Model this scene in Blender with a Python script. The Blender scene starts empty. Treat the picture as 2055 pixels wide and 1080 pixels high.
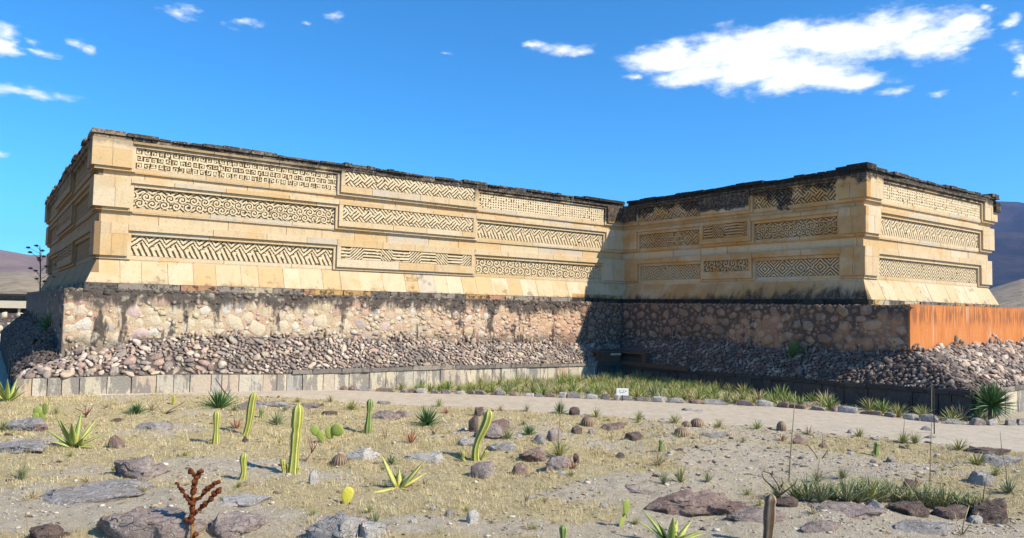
import bpy, bmesh, math, random
import numpy as np
from mathutils import Vector, Matrix, noise as mnoise

random.seed(7)
rng = np.random.default_rng(7)
scene = bpy.context.scene
COL = scene.collection

# ------------------------------------------------------------------ camera
F, PIT, ROL, TH = 1466.05, .0535, .0191, .9462
EYE = 2.9
cp, sp, cr, sr = math.cos(PIT), math.sin(PIT), math.cos(ROL), math.sin(ROL)
ex, up, fw = Vector((1, 0, 0)), Vector((0, -sp, cp)), Vector((0, cp, sp))
right = ex * cr + up * sr
upv = -ex * sr + up * cr
cam_d = bpy.data.cameras.new('camera')
cam = bpy.data.objects.new('camera', cam_d)
COL.objects.link(cam)
m = Matrix.Identity(4)
for i in range(3):
    m[i][0] = right[i]; m[i][1] = upv[i]; m[i][2] = -fw[i]
m[2][3] = EYE
cam.matrix_world = m
cam_d.sensor_fit = 'HORIZONTAL'
cam_d.sensor_width = 36
cam_d.lens = F / 2055 * 36
cam_d.clip_end = 20000
cam_d.clip_start = .1
scene.camera = cam

def ray(px, py):
    X = (px - 1027.5) / F; Y = (540 - py) / F
    X, Y = cr * X - sr * Y, sr * X + cr * Y
    return np.array([X, cp - Y * sp, sp + Y * cp])

# ------------------------------------------------------------------ light
SUNV = np.array([1.026, -.567, 1.0]); SUNV /= np.linalg.norm(SUNV)
sun_d = bpy.data.lights.new('sun', 'SUN')
sun_d.energy = 5.0
sun_d.angle = math.radians(.5)
sun_d.color = (1.0, .91, .74)
sun = bpy.data.objects.new('sun', sun_d)
COL.objects.link(sun)
sun.rotation_euler = Vector(SUNV).to_track_quat('Z', 'Y').to_euler()
scene.view_settings.view_transform = 'Standard'
scene.view_settings.look = 'None'
scene.view_settings.exposure = 0.5
scene.view_settings.gamma = 1
scene.view_settings.use_curve_mapping = False

# ------------------------------------------------------------------ node helper
class NG:
    def __init__(s, tree):
        s.t = tree; s.n = tree.nodes; s.l = tree.links
        s._pos = None
    def node(s, typ, ins=None, **props):
        nd = s.n.new(typ)
        for k, v in props.items(): setattr(nd, k, v)
        for k, v in (ins or {}).items(): s.set(nd.inputs[k], v)
        return nd
    def set(s, sock, v):
        if hasattr(v, 'is_linked') or isinstance(v, bpy.types.NodeSocket): s.l.new(v, sock)
        else:
            if isinstance(v, (tuple, list)) and len(v) == 3 and sock.type == 'RGBA': v = (*v, 1)
            sock.default_value = v
    def pos(s):
        if s._pos is None: s._pos = s.node('ShaderNodeNewGeometry').outputs['Position']
        return s._pos
    def m(s, op, a, b=0.0, c=0.0, clamp=False):
        nd = s.node('ShaderNodeMath', {0: a, 1: b, 2: c}, operation=op); nd.use_clamp = clamp
        return nd.outputs[0]
    def vm(s, op, a, b=(0, 0, 0), out=0):
        nd = s.node('ShaderNodeVectorMath', operation=op)
        s.set(nd.inputs[0], a)
        if op == 'SCALE': s.set(nd.inputs['Scale'], b)
        elif op not in ('LENGTH', 'NORMALIZE'): s.set(nd.inputs[1], b)
        return nd.outputs['Value' if op in ('DOT_PRODUCT', 'LENGTH') else 'Vector']
    def noise(s, scale, detail=4, rough=.55, vec=None, dist=0.0):
        nd = s.node('ShaderNodeTexNoise', {'Scale': scale, 'Detail': detail, 'Roughness': rough, 'Distortion': dist})
        s.l.new(vec if vec is not None else s.pos(), nd.inputs['Vector'])
        return nd.outputs['Fac']
    def voro(s, scale, vec=None, feature='F1', out='Distance'):
        nd = s.node('ShaderNodeTexVoronoi', {'Scale': scale}, feature=feature)
        s.l.new(vec if vec is not None else s.pos(), nd.inputs['Vector'])
        return nd.outputs[out]
    def ramp(s, fac, stops, interp='LINEAR'):
        nd = s.node('ShaderNodeValToRGB'); r = nd.color_ramp; r.interpolation = interp
        while len(r.elements) < len(stops): r.elements.new(.5)
        for e, (p, c) in zip(r.elements, stops):
            e.position = p; e.color = (*c, 1) if len(c) == 3 else c
        s.l.new(fac, nd.inputs[0]); return nd.outputs[0]
    def mr(s, v, a, b, c=0.0, d=1.0, smooth=True):
        nd = s.node('ShaderNodeMapRange', {0: v, 1: a, 2: b, 3: c, 4: d}, interpolation_type='SMOOTHSTEP' if smooth else 'LINEAR')
        return nd.outputs[0]
    def mix(s, f, a, b, blend='MIX'):
        nd = s.node('ShaderNodeMix', data_type='RGBA', blend_type=blend)
        s.set(nd.inputs[0], f); s.set(nd.inputs[6], a); s.set(nd.inputs[7], b)
        return nd.outputs[2]
    def rnd(s):
        a = s.node('ShaderNodeNewGeometry').outputs['Random Per Island']
        b = s.node('ShaderNodeObjectInfo').outputs['Random']
        return s.m('FRACT', s.m('ADD', a, b))
    def bump(s, h, strength=.3, dist=.02, normal=None):
        nd = s.node('ShaderNodeBump', {'Height': h, 'Strength': strength, 'Distance': dist})
        if normal is not None: s.l.new(normal, nd.inputs['Normal'])
        return nd.outputs[0]
    def sep(s, v):
        nd = s.node('ShaderNodeSeparateXYZ', {0: v}); return nd.outputs
    def comb(s, x, y, z):
        return s.node('ShaderNodeCombineXYZ', {0: x, 1: y, 2: z}).outputs[0]

MATS = {}
def material(name, fn, rough=.9, spec=.2):
    mt = bpy.data.materials.new(name); mt.use_nodes = True
    g = NG(mt.node_tree); g.n.clear()
    out = g.node('ShaderNodeOutputMaterial')
    b = g.node('ShaderNodeBsdfPrincipled', {'Roughness': rough, 'Specular IOR Level': spec})
    g.l.new(b.outputs[0], out.inputs[0])
    r = fn(g)
    col, nrm = r if isinstance(r, tuple) and len(r) == 2 else (r, None)
    g.set(b.inputs['Base Color'], col)
    if nrm is not None: g.l.new(nrm, b.inputs['Normal'])
    MATS[name] = mt
    return mt

# ------------------------------------------------------------------ sky (world)
world = bpy.data.worlds.new('World'); scene.world = world; world.use_nodes = True
g = NG(world.node_tree); g.n.clear()
wout = g.node('ShaderNodeOutputWorld')
bg = g.node('ShaderNodeBackground', {'Strength': .1})
g.l.new(bg.outputs[0], wout.inputs[0])
sky = g.node('ShaderNodeTexSky', sky_type='NISHITA')
sky.sun_disc = False
sky.sun_elevation = math.asin(SUNV[2]); sky.sun_rotation = math.atan2(SUNV[0], SUNV[1])
sky.altitude = 1600; sky.air_density = 1.0; sky.dust_density = .3; sky.ozone_density = 2.0
tc = g.node('ShaderNodeTexCoord').outputs['Generated']
dirn = g.vm('NORMALIZE', tc)
x_, y_, z_ = g.sep(dirn)[:3]
hsv = g.node('ShaderNodeHueSaturation', {'Saturation': 1.12, 'Value': 1.0, 'Color': sky.outputs[0]})
skyc = g.mix(1.0, hsv.outputs[0], (.40, 1.26, 1.66), 'MULTIPLY')
az = g.m('ARCTAN2', x_, y_); el = g.m('ARCSINE', z_)
ae = g.comb(az, el, 0.0)
wv = g.comb(g.m('MULTIPLY', az, 1.0), g.m('MULTIPLY', el, 2.2), 0.0)
wn = g.node('ShaderNodeTexNoise', {'Scale': 14.0, 'Detail': 5.0, 'Roughness': .6}); g.l.new(wv, wn.inputs['Vector'])
off = g.vm('MULTIPLY', g.vm('SUBTRACT', wn.outputs['Color'], (.5, .5, .5)), (.085, .032, 0))
aw = g.vm('ADD', ae, off)
CL = [(1700, 78, 240, 46), (1480, 108, 180, 44), (1610, 158, 150, 30), (1330, 120, 90, 26), (1860, 85, 110, 32), (1400, 150, 100, 24), (1540, 140, 170, 36), (1700, 165, 80, 18), (1560, 80, 130, 36), (1350, 105, 70, 22),
      (1945, 55, 40, 18), (1118, 100, 45, 11), (1160, 110, 22, 7), (1080, 92, 22, 7), (-5, 92, 55, 22), (10, 66, 40, 14), (55, 186, 80, 12),
      (15, 303, 30, 9), (80, 82, 20, 6), (145, 88, 16, 8), (172, 102, 17, 7), (365, 26, 30, 10), (490, 46, 22, 7), (678, 34, 18, 8),
      (622, 52, 15, 5), (1268, 156, 18, 6), (1790, 183, 24, 8), (1885, 188, 16, 5), (2055, 125, 26, 20), (2040, 90, 32, 8),
      (2045, 183, 20, 8), (2022, 40, 20, 10), (1985, 15, 12, 7), (900, 105, 10, 4), (85, 105, 30, 5), (1945, 92, 25, 6)]
acc = None
for (a, b, ra, rb) in CL:
    d = ray(a, b); A_ = math.atan2(d[0], d[1]); E_ = math.asin(d[2] / np.linalg.norm(d))
    kx = F * math.cos(A_) * math.cos(A_) / F
    ra_, rb_ = ra / F * kx * 1.15, rb / F * math.cos(A_) * 1.2
    ra_, rb_ = (ra_ * .97, rb_ * .98) if rb > 18 else (ra_ * 1.1, rb_ * 1.15)
    v = g.vm('MULTIPLY', g.vm('SUBTRACT', aw, (A_, E_, 0)), (1 / ra_, 1 / rb_, 0))
    f = g.m('SUBTRACT', 1.0, g.vm('LENGTH', v))
    if rb < 18: f = g.m('MULTIPLY', f, .55 if rb > 9 else .42)
    soft = min(1.0, rb / 24 + .25)
    acc = f if acc is None else g.m('MAXIMUM', acc, f)
# a few more clouds of the same kind all round the sky, outside the picture too
fn_ = g.noise(3.0, 2, .5, vec=wv)
scat = g.m('MULTIPLY', g.m('SUBTRACT', fn_, .66), 6.0)
side = g.mr(g.m('ABSOLUTE', az), .72, .95)
acc = g.m('MAXIMUM', acc, g.m('SUBTRACT', g.m('MULTIPLY', scat, side), g.m('SUBTRACT', 1.0, side)))
fine = g.noise(26.0, 7, .62, vec=wv)
dens = g.mr(g.m('ADD', acc, g.m('MULTIPLY', g.m('SUBTRACT', fine, .47), 1.35)), -.02, .80)
shade = g.mr(g.noise(9.0, 4, .5, vec=wv), .35, .7, 1.0, .80)
cc = g.mix(shade, (6.6, 7.6, 9.2), (10.2, 10.3, 10.5))
g.l.new(g.mix(g.m('MULTIPLY', dens, .97), skyc, cc), bg.inputs[0])

# ------------------------------------------------------------------ basic builders
U = np.array([math.sin(TH), math.cos(TH)]); V = np.array([-math.cos(TH), math.sin(TH)])
P0 = np.array([-12.5379, 21.6942])
LA, LW, LC, LS = 21.9082, 11.7626, 10.3721, 20.8094
ROTZ = math.atan2(U[1], U[0])
def loc2w(a, b): return P0 + a * U + b * V

def tag(o, label=None, cat=None, group=None, kind=None):
    if label: o['label'] = label
    if cat: o['category'] = cat
    if group: o['group'] = group
    if kind: o['kind'] = kind
    return o
def empty(name, loc=(0, 0, 0), rz=0.0, **k):
    o = bpy.data.objects.new(name, None); o.empty_display_size = .2
    o.location = loc; o.rotation_euler = (0, 0, rz); COL.objects.link(o)
    return tag(o, **k)
def mk(name, verts, faces, mat, parent=None, smooth=False, **k):
    me = bpy.data.meshes.new(name)
    if isinstance(faces, np.ndarray):
        verts = np.asarray(verts, dtype=np.float32); n, w = faces.shape
        me.vertices.add(len(verts)); me.vertices.foreach_set('co', verts.ravel())
        me.loops.add(n * w); me.loops.foreach_set('vertex_index', faces.ravel().astype(np.int32))
        me.polygons.add(n); me.polygons.foreach_set('loop_start', np.arange(0, n * w, w, dtype=np.int32))
        me.update(calc_edges=True)
    else:
        me.from_pydata([tuple(v) for v in verts], [], faces); me.update()
    if smooth: me.polygons.foreach_set('use_smooth', [True] * len(me.polygons))
    me.materials.append(MATS[mat] if isinstance(mat, str) else mat)
    return inst(name, me, parent, **k)
def inst(name, me, parent=None, loc=None, rot=None, sc=None, **k):
    o = bpy.data.objects.new(name, me); COL.objects.link(o)
    if parent: o.parent = parent
    if loc is not None: o.location = loc
    if rot is not None: o.rotation_euler = rot
    if sc is not None: o.scale = sc
    return tag(o, **k)

class MB:
    def __init__(s): s.v = []; s.f = []
    def hexa(s, p):   # 8 corners: bottom 4 ccw, top 4
        n = len(s.v); s.v += [tuple(q) for q in p]
        s.f += [tuple(n + i for i in q) for q in ((3, 2, 1, 0), (4, 5, 6, 7), (0, 1, 5, 4), (1, 2, 6, 5), (2, 3, 7, 6), (3, 0, 4, 7))]
    def box(s, x0, x1, y0, y1, z0, z1):
        s.hexa([(x0, y0, z0), (x1, y0, z0), (x1, y1, z0), (x0, y1, z0), (x0, y0, z1), (x1, y0, z1), (x1, y1, z1), (x0, y1, z1)])
    def tube(s, pts, rad, n=6, cap=True):
        pts = [Vector(p) for p in pts]; base = len(s.v)
        for i, p in enumerate(pts):
            d = (pts[min(i + 1, len(pts) - 1)] - pts[max(i - 1, 0)]).normalized()
            a = d.orthogonal().normalized() if abs(d.z) < .95 else Vector((1, 0, 0))
            a = (a - d * a.dot(d)).normalized(); b = d.cross(a)
            r = rad[i] if hasattr(rad, '__len__') else rad
            for k in range(n):
                t = 2 * math.pi * k / n
                s.v.append(tuple(p + a * (r * math.cos(t)) + b * (r * math.sin(t))))
        for i in range(len(pts) - 1):
            for k in range(n):
                k2 = (k + 1) % n
                s.f.append((base + i * n + k, base + i * n + k2, base + (i + 1) * n + k2, base + (i + 1) * n + k))
        if cap:
            s.f.append(tuple(base + k for k in range(n))[::-1]); e = base + (len(pts) - 1) * n
            s.f.append(tuple(e + k for k in range(n)))
    def build(s, name, mat, parent=None, smooth=False, **k): return mk(name, s.v, s.f, mat, parent, smooth, **k)
    def mesh(s, name, mat, smooth=False):
        me = bpy.data.meshes.new(name); me.from_pydata(s.v, [], s.f); me.update()
        if smooth: me.polygons.foreach_set('use_smooth', [True] * len(me.polygons))
        me.materials.append(MATS[mat]); return me

def ico(sub):
    bm = bmesh.new(); bmesh.ops.create_icosphere(bm, subdivisions=sub, radius=1)
    v = np.array([x.co[:] for x in bm.verts]); f = np.array([[q.index for q in p.verts] for p in bm.faces]); bm.free()
    return v, f
ICO = {k: ico(k) for k in (1, 2, 3, 4)}
def stone_base(sub, seed, boxy=.65, cuts=7, rough=.1, cutlo=.55):
    v, f = ICO[sub]; r = np.random.default_rng(seed)
    v = np.sign(v) * np.abs(v) ** boxy; v /= np.abs(v).max(0)
    for _ in range(cuts):
        n = r.normal(size=3); n /= np.linalg.norm(n); c = r.uniform(cutlo, .95)
        d = v @ n; ex_ = np.maximum(d - c, 0); v = v - ex_[:, None] * n * .92
    o = r.uniform(0, 100, 3)
    for i in range(len(v)):
        q = Vector(v[i] * 1.3 + o); v[i] *= 1 + rough * mnoise.fractal(q, 1.0, 2.1, 3)
    return v, f

# value noise for terrain
_lat = rng.random((256, 256))
def vnoise(x, y):
    xi = np.floor(x).astype(int); yi = np.floor(y).astype(int); fx = x - xi; fy = y - yi
    fx = fx * fx * (3 - 2 * fx); fy = fy * fy * (3 - 2 * fy)
    a = _lat[xi & 255, yi & 255]; b = _lat[(xi + 1) & 255, yi & 255]; c = _lat[xi & 255, (yi + 1) & 255]; d = _lat[(xi + 1) & 255, (yi + 1) & 255]
    return (a * (1 - fx) + b * fx) * (1 - fy) + (c * (1 - fx) + d * fx) * fy
def fbm(x, y, o=4):
    s = 0; a = .5
    for _ in range(o): s = s + a * vnoise(x, y); x = x * 2.03 + 17.1; y = y * 2.03 + 5.7; a *= .5
    return s / (1 - .5 ** o)
def sstep(x, a, b):
    t = np.clip((x - a) / (b - a), 0, 1); return t * t * (3 - 2 * t)

# ------------------------------------------------------------------ ground heights
def g0(px, py, z=0.0):
    r = ray(px, py); k = (z - EYE) / r[2]; return k * r[:2]
PATH_LO = [(-60, 822), (60, 818), (200, 812), (350, 806), (470, 806), (600, 806), (740, 810), (900, 817), (1020, 822), (1150, 832), (1300, 841), (1400, 849), (1500, 854), (1600, 864), (1750, 877), (1850, 889), (1950, 900), (2120, 914)]
CURB = [(562, 787), (640, 786), (700, 786), (780, 787), (850, 789), (940, 791), (1000, 793), (1060, 795), (1150, 799), (1250, 803), (1350, 808), (1450, 812), (1550, 816), (1650, 824), (1750, 832), (1830, 843), (1900, 850), (1960, 853), (2040, 853), (2120, 852)]
lo = np.array([g0(*p) for p in PATH_LO]); cu = np.array([g0(*p) for p in CURB])
lo_y = lambda x: np.interp(x, lo[:, 0], lo[:, 1])
cu_y = lambda x: np.interp(x, cu[:, 0], cu[:, 1])
def ledge_s_g(x, y):
    a = (x - P0[0]) * U[0] + (y - P0[1]) * U[1]; b = (x - P0[0]) * V[0] + (y - P0[1]) * V[1]
    return a, -(b + 1.74)       # distance in front of the ledge
def height(x, y):
    x = np.asarray(x, float); y = np.asarray(y, float)
    s, gd = ledge_s_g(x, y)
    rise = np.interp(s, [-6, -1.6, 4.3, 5.7, 9], [.36, .34, .16, .11, 0]) * (1 - sstep(gd, .3, 5.0))
    n = (fbm(x * .45 + 3, y * .45 + 8, 4) - .5) * .30 + (fbm(x * 2.2, y * 2.2, 3) - .5) * .08 + (fbm(x * 6.1 + 5, y * 6.1, 3) - .5) * .05 * (np.abs(y - 14) < 10)
    near = sstep(lo_y(x) - y, .1, 1.6)
    far = sstep(y, 60, 140)
    return rise + n * np.maximum(near, far * .5)
def H(x, y): return float(height(np.array([x]), np.array([y]))[0])
def gp(px, py):
    z = 0.0
    for _ in range(4):
        p = g0(px, py, z); z = H(p[0], p[1])
    d = p[1] * cp + (z - EYE) * sp
    return p[0], p[1], z, d / F      # x, y, z, metres per source pixel

# ------------------------------------------------------------------ materials
def stone_masks(g):
    p = g.vm('SUBTRACT', g.pos(), (P0[0], P0[1], 0))
    su = g.vm('DOT_PRODUCT', p, (U[0], U[1], 0)); sv = g.vm('DOT_PRODUCT', p, (V[0], V[1], 0))
    z = g.sep(g.pos())[2]
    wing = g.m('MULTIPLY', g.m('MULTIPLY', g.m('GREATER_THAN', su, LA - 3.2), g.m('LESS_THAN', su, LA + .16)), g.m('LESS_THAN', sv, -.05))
    streak = g.comb(g.m('MULTIPLY', su, 2.2), g.m('MULTIPLY', sv, 2.2), g.m('MULTIPLY', z, .55))
    return su, sv, z, wing, streak
def m_sand(g):
    su, sv, z, wing, streak = stone_masks(g)
    r = g.rnd()
    base = g.ramp(r, [(0, (.60, .465, .30)), (.22, (.575, .43, .26)), (.42, (.61, .49, .335)), (.58, (.565, .40, .21)), (.7, (.59, .455, .285)), (.86, (.51, .43, .325)), (.93, (.55, .375, .19)), (1, (.62, .50, .34))], 'CONSTANT')
    n1 = g.noise(1.1, 5, .6); n2 = g.noise(9, 6, .65); sn = g.noise(1.0, 6, .62, vec=streak)
    c = g.mix(g.mr(n1, .50, .66, 0, .6), base, (.56, .345, .14))
    c = g.mix(g.mr(n2, .5, .75, 0, .35), c, (.42, .33, .22))
    c = g.mix(g.mr(g.noise(.55, 4, .6), .55, .72, 0, .45), c, (.47, .42, .34))
    # ochre staining of the wing face, deepened to paint in its warm shade
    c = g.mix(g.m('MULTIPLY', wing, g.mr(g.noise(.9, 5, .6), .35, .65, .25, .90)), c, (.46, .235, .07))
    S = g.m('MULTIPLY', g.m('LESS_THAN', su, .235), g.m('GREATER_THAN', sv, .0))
    c = g.mix(g.m('MULTIPLY', S, .88), c, (.20, .115, .05))  # left face: its shade painted in as a dark warm brown
    # black weathering crust: top courses, wing top tier, wing foot, inner corner
    dn = g.m('MULTIPLY', g.m('SUBTRACT', sn, .5), 3.2)
    top = g.mr(g.m('ADD', z, g.m('MULTIPLY', dn, .16)), 7.56, 7.70)
    lightleft = g.mr(g.m('ADD', su, g.m('MULTIPLY', dn, 3.0)), 3.0, 9.0, .45, 1.0)
    top = g.m('MULTIPLY', top, lightleft)
    wt = g.m('MULTIPLY', wing, g.mr(g.m('ADD', z, g.m('ADD', g.m('MULTIPLY', dn, .35), g.m('MULTIPLY', g.m('SUBTRACT', g.noise(.95, 5, .62), .48), 4.6))), 7.22, 7.5))
    cb = g.m('MULTIPLY', g.m('MULTIPLY', wing, g.m('MULTIPLY', g.m('GREATER_THAN', sv, -7.1), g.m('LESS_THAN', sv, -4.6))), g.mr(g.m('ADD', z, g.m('MULTIPLY', dn, .15)), 7.02, 7.12))
    wf = g.m('MULTIPLY', wing, g.mr(g.m('ADD', g.m('SUBTRACT', z, g.m('MULTIPLY', g.mr(sv, -11.5, -1.5), -.30)), g.m('MULTIPLY', dn, -.45)), 3.95, 3.55))
    wf = g.m('MULTIPLY', wf, .95)
    ft = g.mr(g.m('ADD', z, g.m('MULTIPLY', dn, -.25)), 3.50, 3.30, 0, .75)
    ic = g.m('MULTIPLY', g.m('MULTIPLY', g.mr(su, 20.55, 20.7), g.m('GREATER_THAN', sv, -.9)), g.mr(g.m('ADD', z, g.m('MULTIPLY', dn, .10)), 6.92, 7.08))
    mid = g.m('MULTIPLY', g.m('MULTIPLY', g.mr(su, 7.2, 8.6), g.mr(su, 14.2, 13.2)), g.mr(g.m('ADD', z, g.m('MULTIPLY', dn, .35)), 7.25, 7.6, 0, .7))
    spots = g.mr(g.m('ADD', g.noise(1.4, 6, .7), g.mr(z, 4.6, 3.6, 0, .10)), .66, .74, 0, .5)
    scor = g.m('MULTIPLY', S, g.mr(g.m('ADD', z, g.m('MULTIPLY', dn, .6)), 7.2, 7.9, 0, .85))
    D = None
    for q in (top, wt, cb, wf, ft, ic, mid, spots, scor): D = q if D is None else g.m('MAXIMUM', D, q)
    D = g.m('MULTIPLY', D, g.mr(g.noise(22, 4, .7), .30, .5, .55, 1.0))
    dark = g.mix(g.mr(g.noise(7, 5, .7), .5, .68), (.028, .024, .022), (.16, .125, .095))
    c = g.mix(D, c, dark)
    c = g.mix(g.mr(g.noise(28, 5, .75), .50, .66, 0, .38), c, (.33, .25, .16))
    c = g.mix(g.mr(g.noise(2.2, 5, .6, vec=streak), .50, .70, 0, .30), c, (.30, .24, .17))
    pits = g.mr(g.noise(17, 3, .6), .66, .72, 0, .6); c = g.mix(pits, c, (.10, .07, .045))
    h = g.m('ADD', g.m('MULTIPLY', n2, .7), g.m('SUBTRACT', g.m('MULTIPLY', g.noise(60, 3, .7), .4), pits))
    return c, g.bump(h, .7, .025)
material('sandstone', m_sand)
material('backing', lambda g: (g.mix(g.noise(7, 5, .7), (.33, .235, .135), (.44, .325, .20)), g.bump(g.noise(20, 5, .7), .6, .02)))  # brown backing mortar, its dark tone also painting in the recess shade
material('fret_stone', lambda g: (lambda c: (c, g.bump(g.noise(45, 4, .7), .5, .012)))(g.mix(g.mr(g.noise(9, 6, .7), .40, .66), (.65, .535, .36), (.54, .42, .255))))
def m_joint(g): return g.mix(g.noise(3, 4), (.22, .16, .09), (.08, .06, .045))
material('joint_shadow', m_joint)
def m_foot(g):
    su, sv, z, wing, streak = stone_masks(g)
    c = g.ramp(g.rnd(), [(0, (.30, .25, .20)), (.2, (.48, .29, .12)), (.35, (.16, .135, .115)), (.5, (.52, .42, .28)), (.65, (.44, .24, .14)), (.8, (.24, .20, .165)), (.92, (.55, .34, .13))], 'CONSTANT')
    c = g.mix(g.mr(g.noise(5, 6, .75), .48, .58, 0, .85), c, (.045, .038, .034))
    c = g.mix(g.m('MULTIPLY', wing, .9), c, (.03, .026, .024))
    return c, g.bump(g.noise(16, 6, .75), 1.0, .04)
material('footing', m_foot, 1.0, .1)
def m_cornice(g):
    su, sv, z, wing, streak = stone_masks(g)
    r = g.rnd(); lg = g.mr(g.m('ADD', g.m('MULTIPLY', g.noise(1.2, 5, .7), 6.0), su), 2.0, 12.0)
    a = g.ramp(r, [(0, (.30, .22, .15)), (.35, (.10, .08, .065)), (.5, (.36, .30, .23)), (.8, (.055, .045, .04)), (1, (.24, .17, .11))], 'CONSTANT')
    b = g.ramp(r, [(0, (.045, .04, .037)), (.5, (.09, .075, .06)), (.8, (.03, .027, .025)), (1, (.15, .12, .10))])
    c = g.mix(g.m('MAXIMUM', lg, wing), a, b)
    c = g.mix(g.mr(g.noise(7, 6, .75), .52, .62), c, g.mix(.5, c, (.46, .38, .28)))
    c = g.mix(g.mr(g.noise(13, 6, .75), .5, .62), c, (.035, .03, .028))
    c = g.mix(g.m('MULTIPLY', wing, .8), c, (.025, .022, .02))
    return c, g.bump(g.noise(14, 6, .75), 1.0, .06)
material('weathered_stone', m_cornice, 1.0, .1)
COB = [(0, (.44, .32, .27)), (.12, (.52, .44, .34)), (.25, (.28, .25, .235)), (.36, (.56, .50, .44)), (.48, (.34, .245, .215)), (.6, (.23, .20, .195)), (.7, (.47, .40, .31)), (.8, (.60, .55, .49)), (.9, (.27, .20, .175)), (1, (.40, .35, .31))]
def m_cobble(g):
    su, sv, z, wing, streak = stone_masks(g)
    c = g.ramp(g.rnd(), COB, 'CONSTANT')
    c = g.mix(1.0, c, (.98, .86, .76), 'MULTIPLY')
    c = g.mix(g.mr(g.noise(.7, 5, .65), .52, .60, 0, .55), c, (.11, .09, .08))
    c = g.mix(g.mr(g.noise(11, 6, .7), .45, .7, 0, .5), c, (.24, .20, .17))
    c = g.mix(g.mr(g.noise(23, 5, .7), .50, .60, 0, .5), c, (.62, .56, .48))
    c = g.mix(g.mr(g.noise(1.3, 5, .65), .50, .62, 0, .55), c, (.10, .085, .08))
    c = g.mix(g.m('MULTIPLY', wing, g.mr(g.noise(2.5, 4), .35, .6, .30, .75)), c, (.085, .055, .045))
    S = g.m('MULTIPLY', g.m('LESS_THAN', su, -.72), g.m('GREATER_THAN', sv, -1.0)); c = g.mix(g.m('MULTIPLY', S, .8), c, (.05, .038, .034))  # cobbles on the left side darkened to paint in the shade there
    return c, g.bump(g.noise(30, 5, .7), .6, .02)
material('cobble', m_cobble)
def m_bed(g):
    return g.mix(g.noise(6, 6, .7), (.06, .048, .042), (.15, .12, .10)), g.bump(g.noise(25, 5, .7), .8, .03)
material('rubble_mortar', m_bed)
def wall_tone(g, kind):
    su, sv, z, wing, streak = stone_masks(g)
    sn = g.noise(.8, 6, .65, vec=streak)
    n = g.noise(.6, 5, .6)
    if kind == 'mortar':
        c = g.ramp(g.noise(.35, 4, .6), [(.3, (.58, .46, .29)), (.5, (.58, .42, .28)), (.65, (.56, .32, .205)), (.75, (.60, .49, .33))])
        c = g.mix(g.mr(g.noise(9, 6, .7), .45, .62, 0, .55), c, (.36, .26, .17))
        c = g.mix(g.mr(su, 14, 21, 0, .6), c, (.52, .27, .16))
    else:
        c = g.ramp(g.rnd(), [(0, (.64, .53, .38)), (.3, (.60, .45, .31)), (.42, (.66, .60, .50)), (.58, (.56, .38, .27)), (.7, (.62, .50, .33)), (.82, (.62, .46, .41)), (.88, (.44, .37, .32)), (1, (.66, .58, .45))], 'CONSTANT')
        c = g.mix(g.mr(g.noise(12, 6, .7), .45, .7, 0, .5), c, (.34, .26, .19))
    dn = g.m('MULTIPLY', g.m('SUBTRACT', sn, .5), 3.6)
    topd = g.mr(g.m('ADD', z, g.m('MULTIPLY', dn, .55)), 2.62, 2.92, 0, .95)
    botd = g.mr(g.m('ADD', z, g.m('MULTIPLY', dn, .35)), 1.95, 1.65, 0, .6)
    pat = g.mr(sn, .56, .61, 0, .95)
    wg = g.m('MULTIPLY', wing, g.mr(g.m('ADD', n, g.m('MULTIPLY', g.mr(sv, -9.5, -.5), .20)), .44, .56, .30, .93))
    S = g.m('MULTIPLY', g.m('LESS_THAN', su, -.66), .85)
    D = topd
    for q in (botd, pat, wg, S): D = g.m('MAXIMUM', D, q)
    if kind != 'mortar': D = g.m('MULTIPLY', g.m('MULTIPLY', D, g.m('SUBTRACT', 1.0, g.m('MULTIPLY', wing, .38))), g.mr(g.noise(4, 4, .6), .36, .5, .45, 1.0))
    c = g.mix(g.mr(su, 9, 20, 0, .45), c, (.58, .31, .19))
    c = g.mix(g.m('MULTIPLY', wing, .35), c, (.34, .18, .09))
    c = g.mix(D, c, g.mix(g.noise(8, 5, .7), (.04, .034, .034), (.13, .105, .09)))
    return c, g.bump(g.m('ADD', g.noise(16, 6, .72), g.m('MULTIPLY', g.noise(60, 3, .7), .3)), .9, .05)
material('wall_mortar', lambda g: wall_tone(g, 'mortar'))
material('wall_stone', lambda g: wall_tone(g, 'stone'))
def m_ledge(g):
    su, sv, z, wing, streak = stone_masks(g)
    c = g.ramp(g.rnd(), [(0, (.56, .48, .34)), (.25, (.38, .345, .30)), (.5, (.60, .51, .36)), (.7, (.44, .40, .34)), (.88, (.50, .36, .24)), (1, (.56, .50, .41))])
    sn = g.noise(1.4, 6, .65, vec=streak)
    c = g.mix(g.mr(sn, .47, .53, 0, .80), c, (.20, .18, .165))
    c = g.mix(g.mr(g.noise(7, 5, .7), .55, .68, 0, .6), c, (.62, .52, .36))
    c = g.mix(g.mr(g.noise(10, 5, .7), .5, .7, 0, .4), c, (.30, .25, .20))
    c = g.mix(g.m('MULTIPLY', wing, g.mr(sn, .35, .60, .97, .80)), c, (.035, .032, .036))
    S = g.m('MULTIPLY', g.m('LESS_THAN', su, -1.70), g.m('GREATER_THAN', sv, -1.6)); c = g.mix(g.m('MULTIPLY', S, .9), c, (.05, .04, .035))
    return c, g.bump(g.noise(14, 6, .7), .8, .04)
material('ledge_stone', m_ledge)
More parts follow.
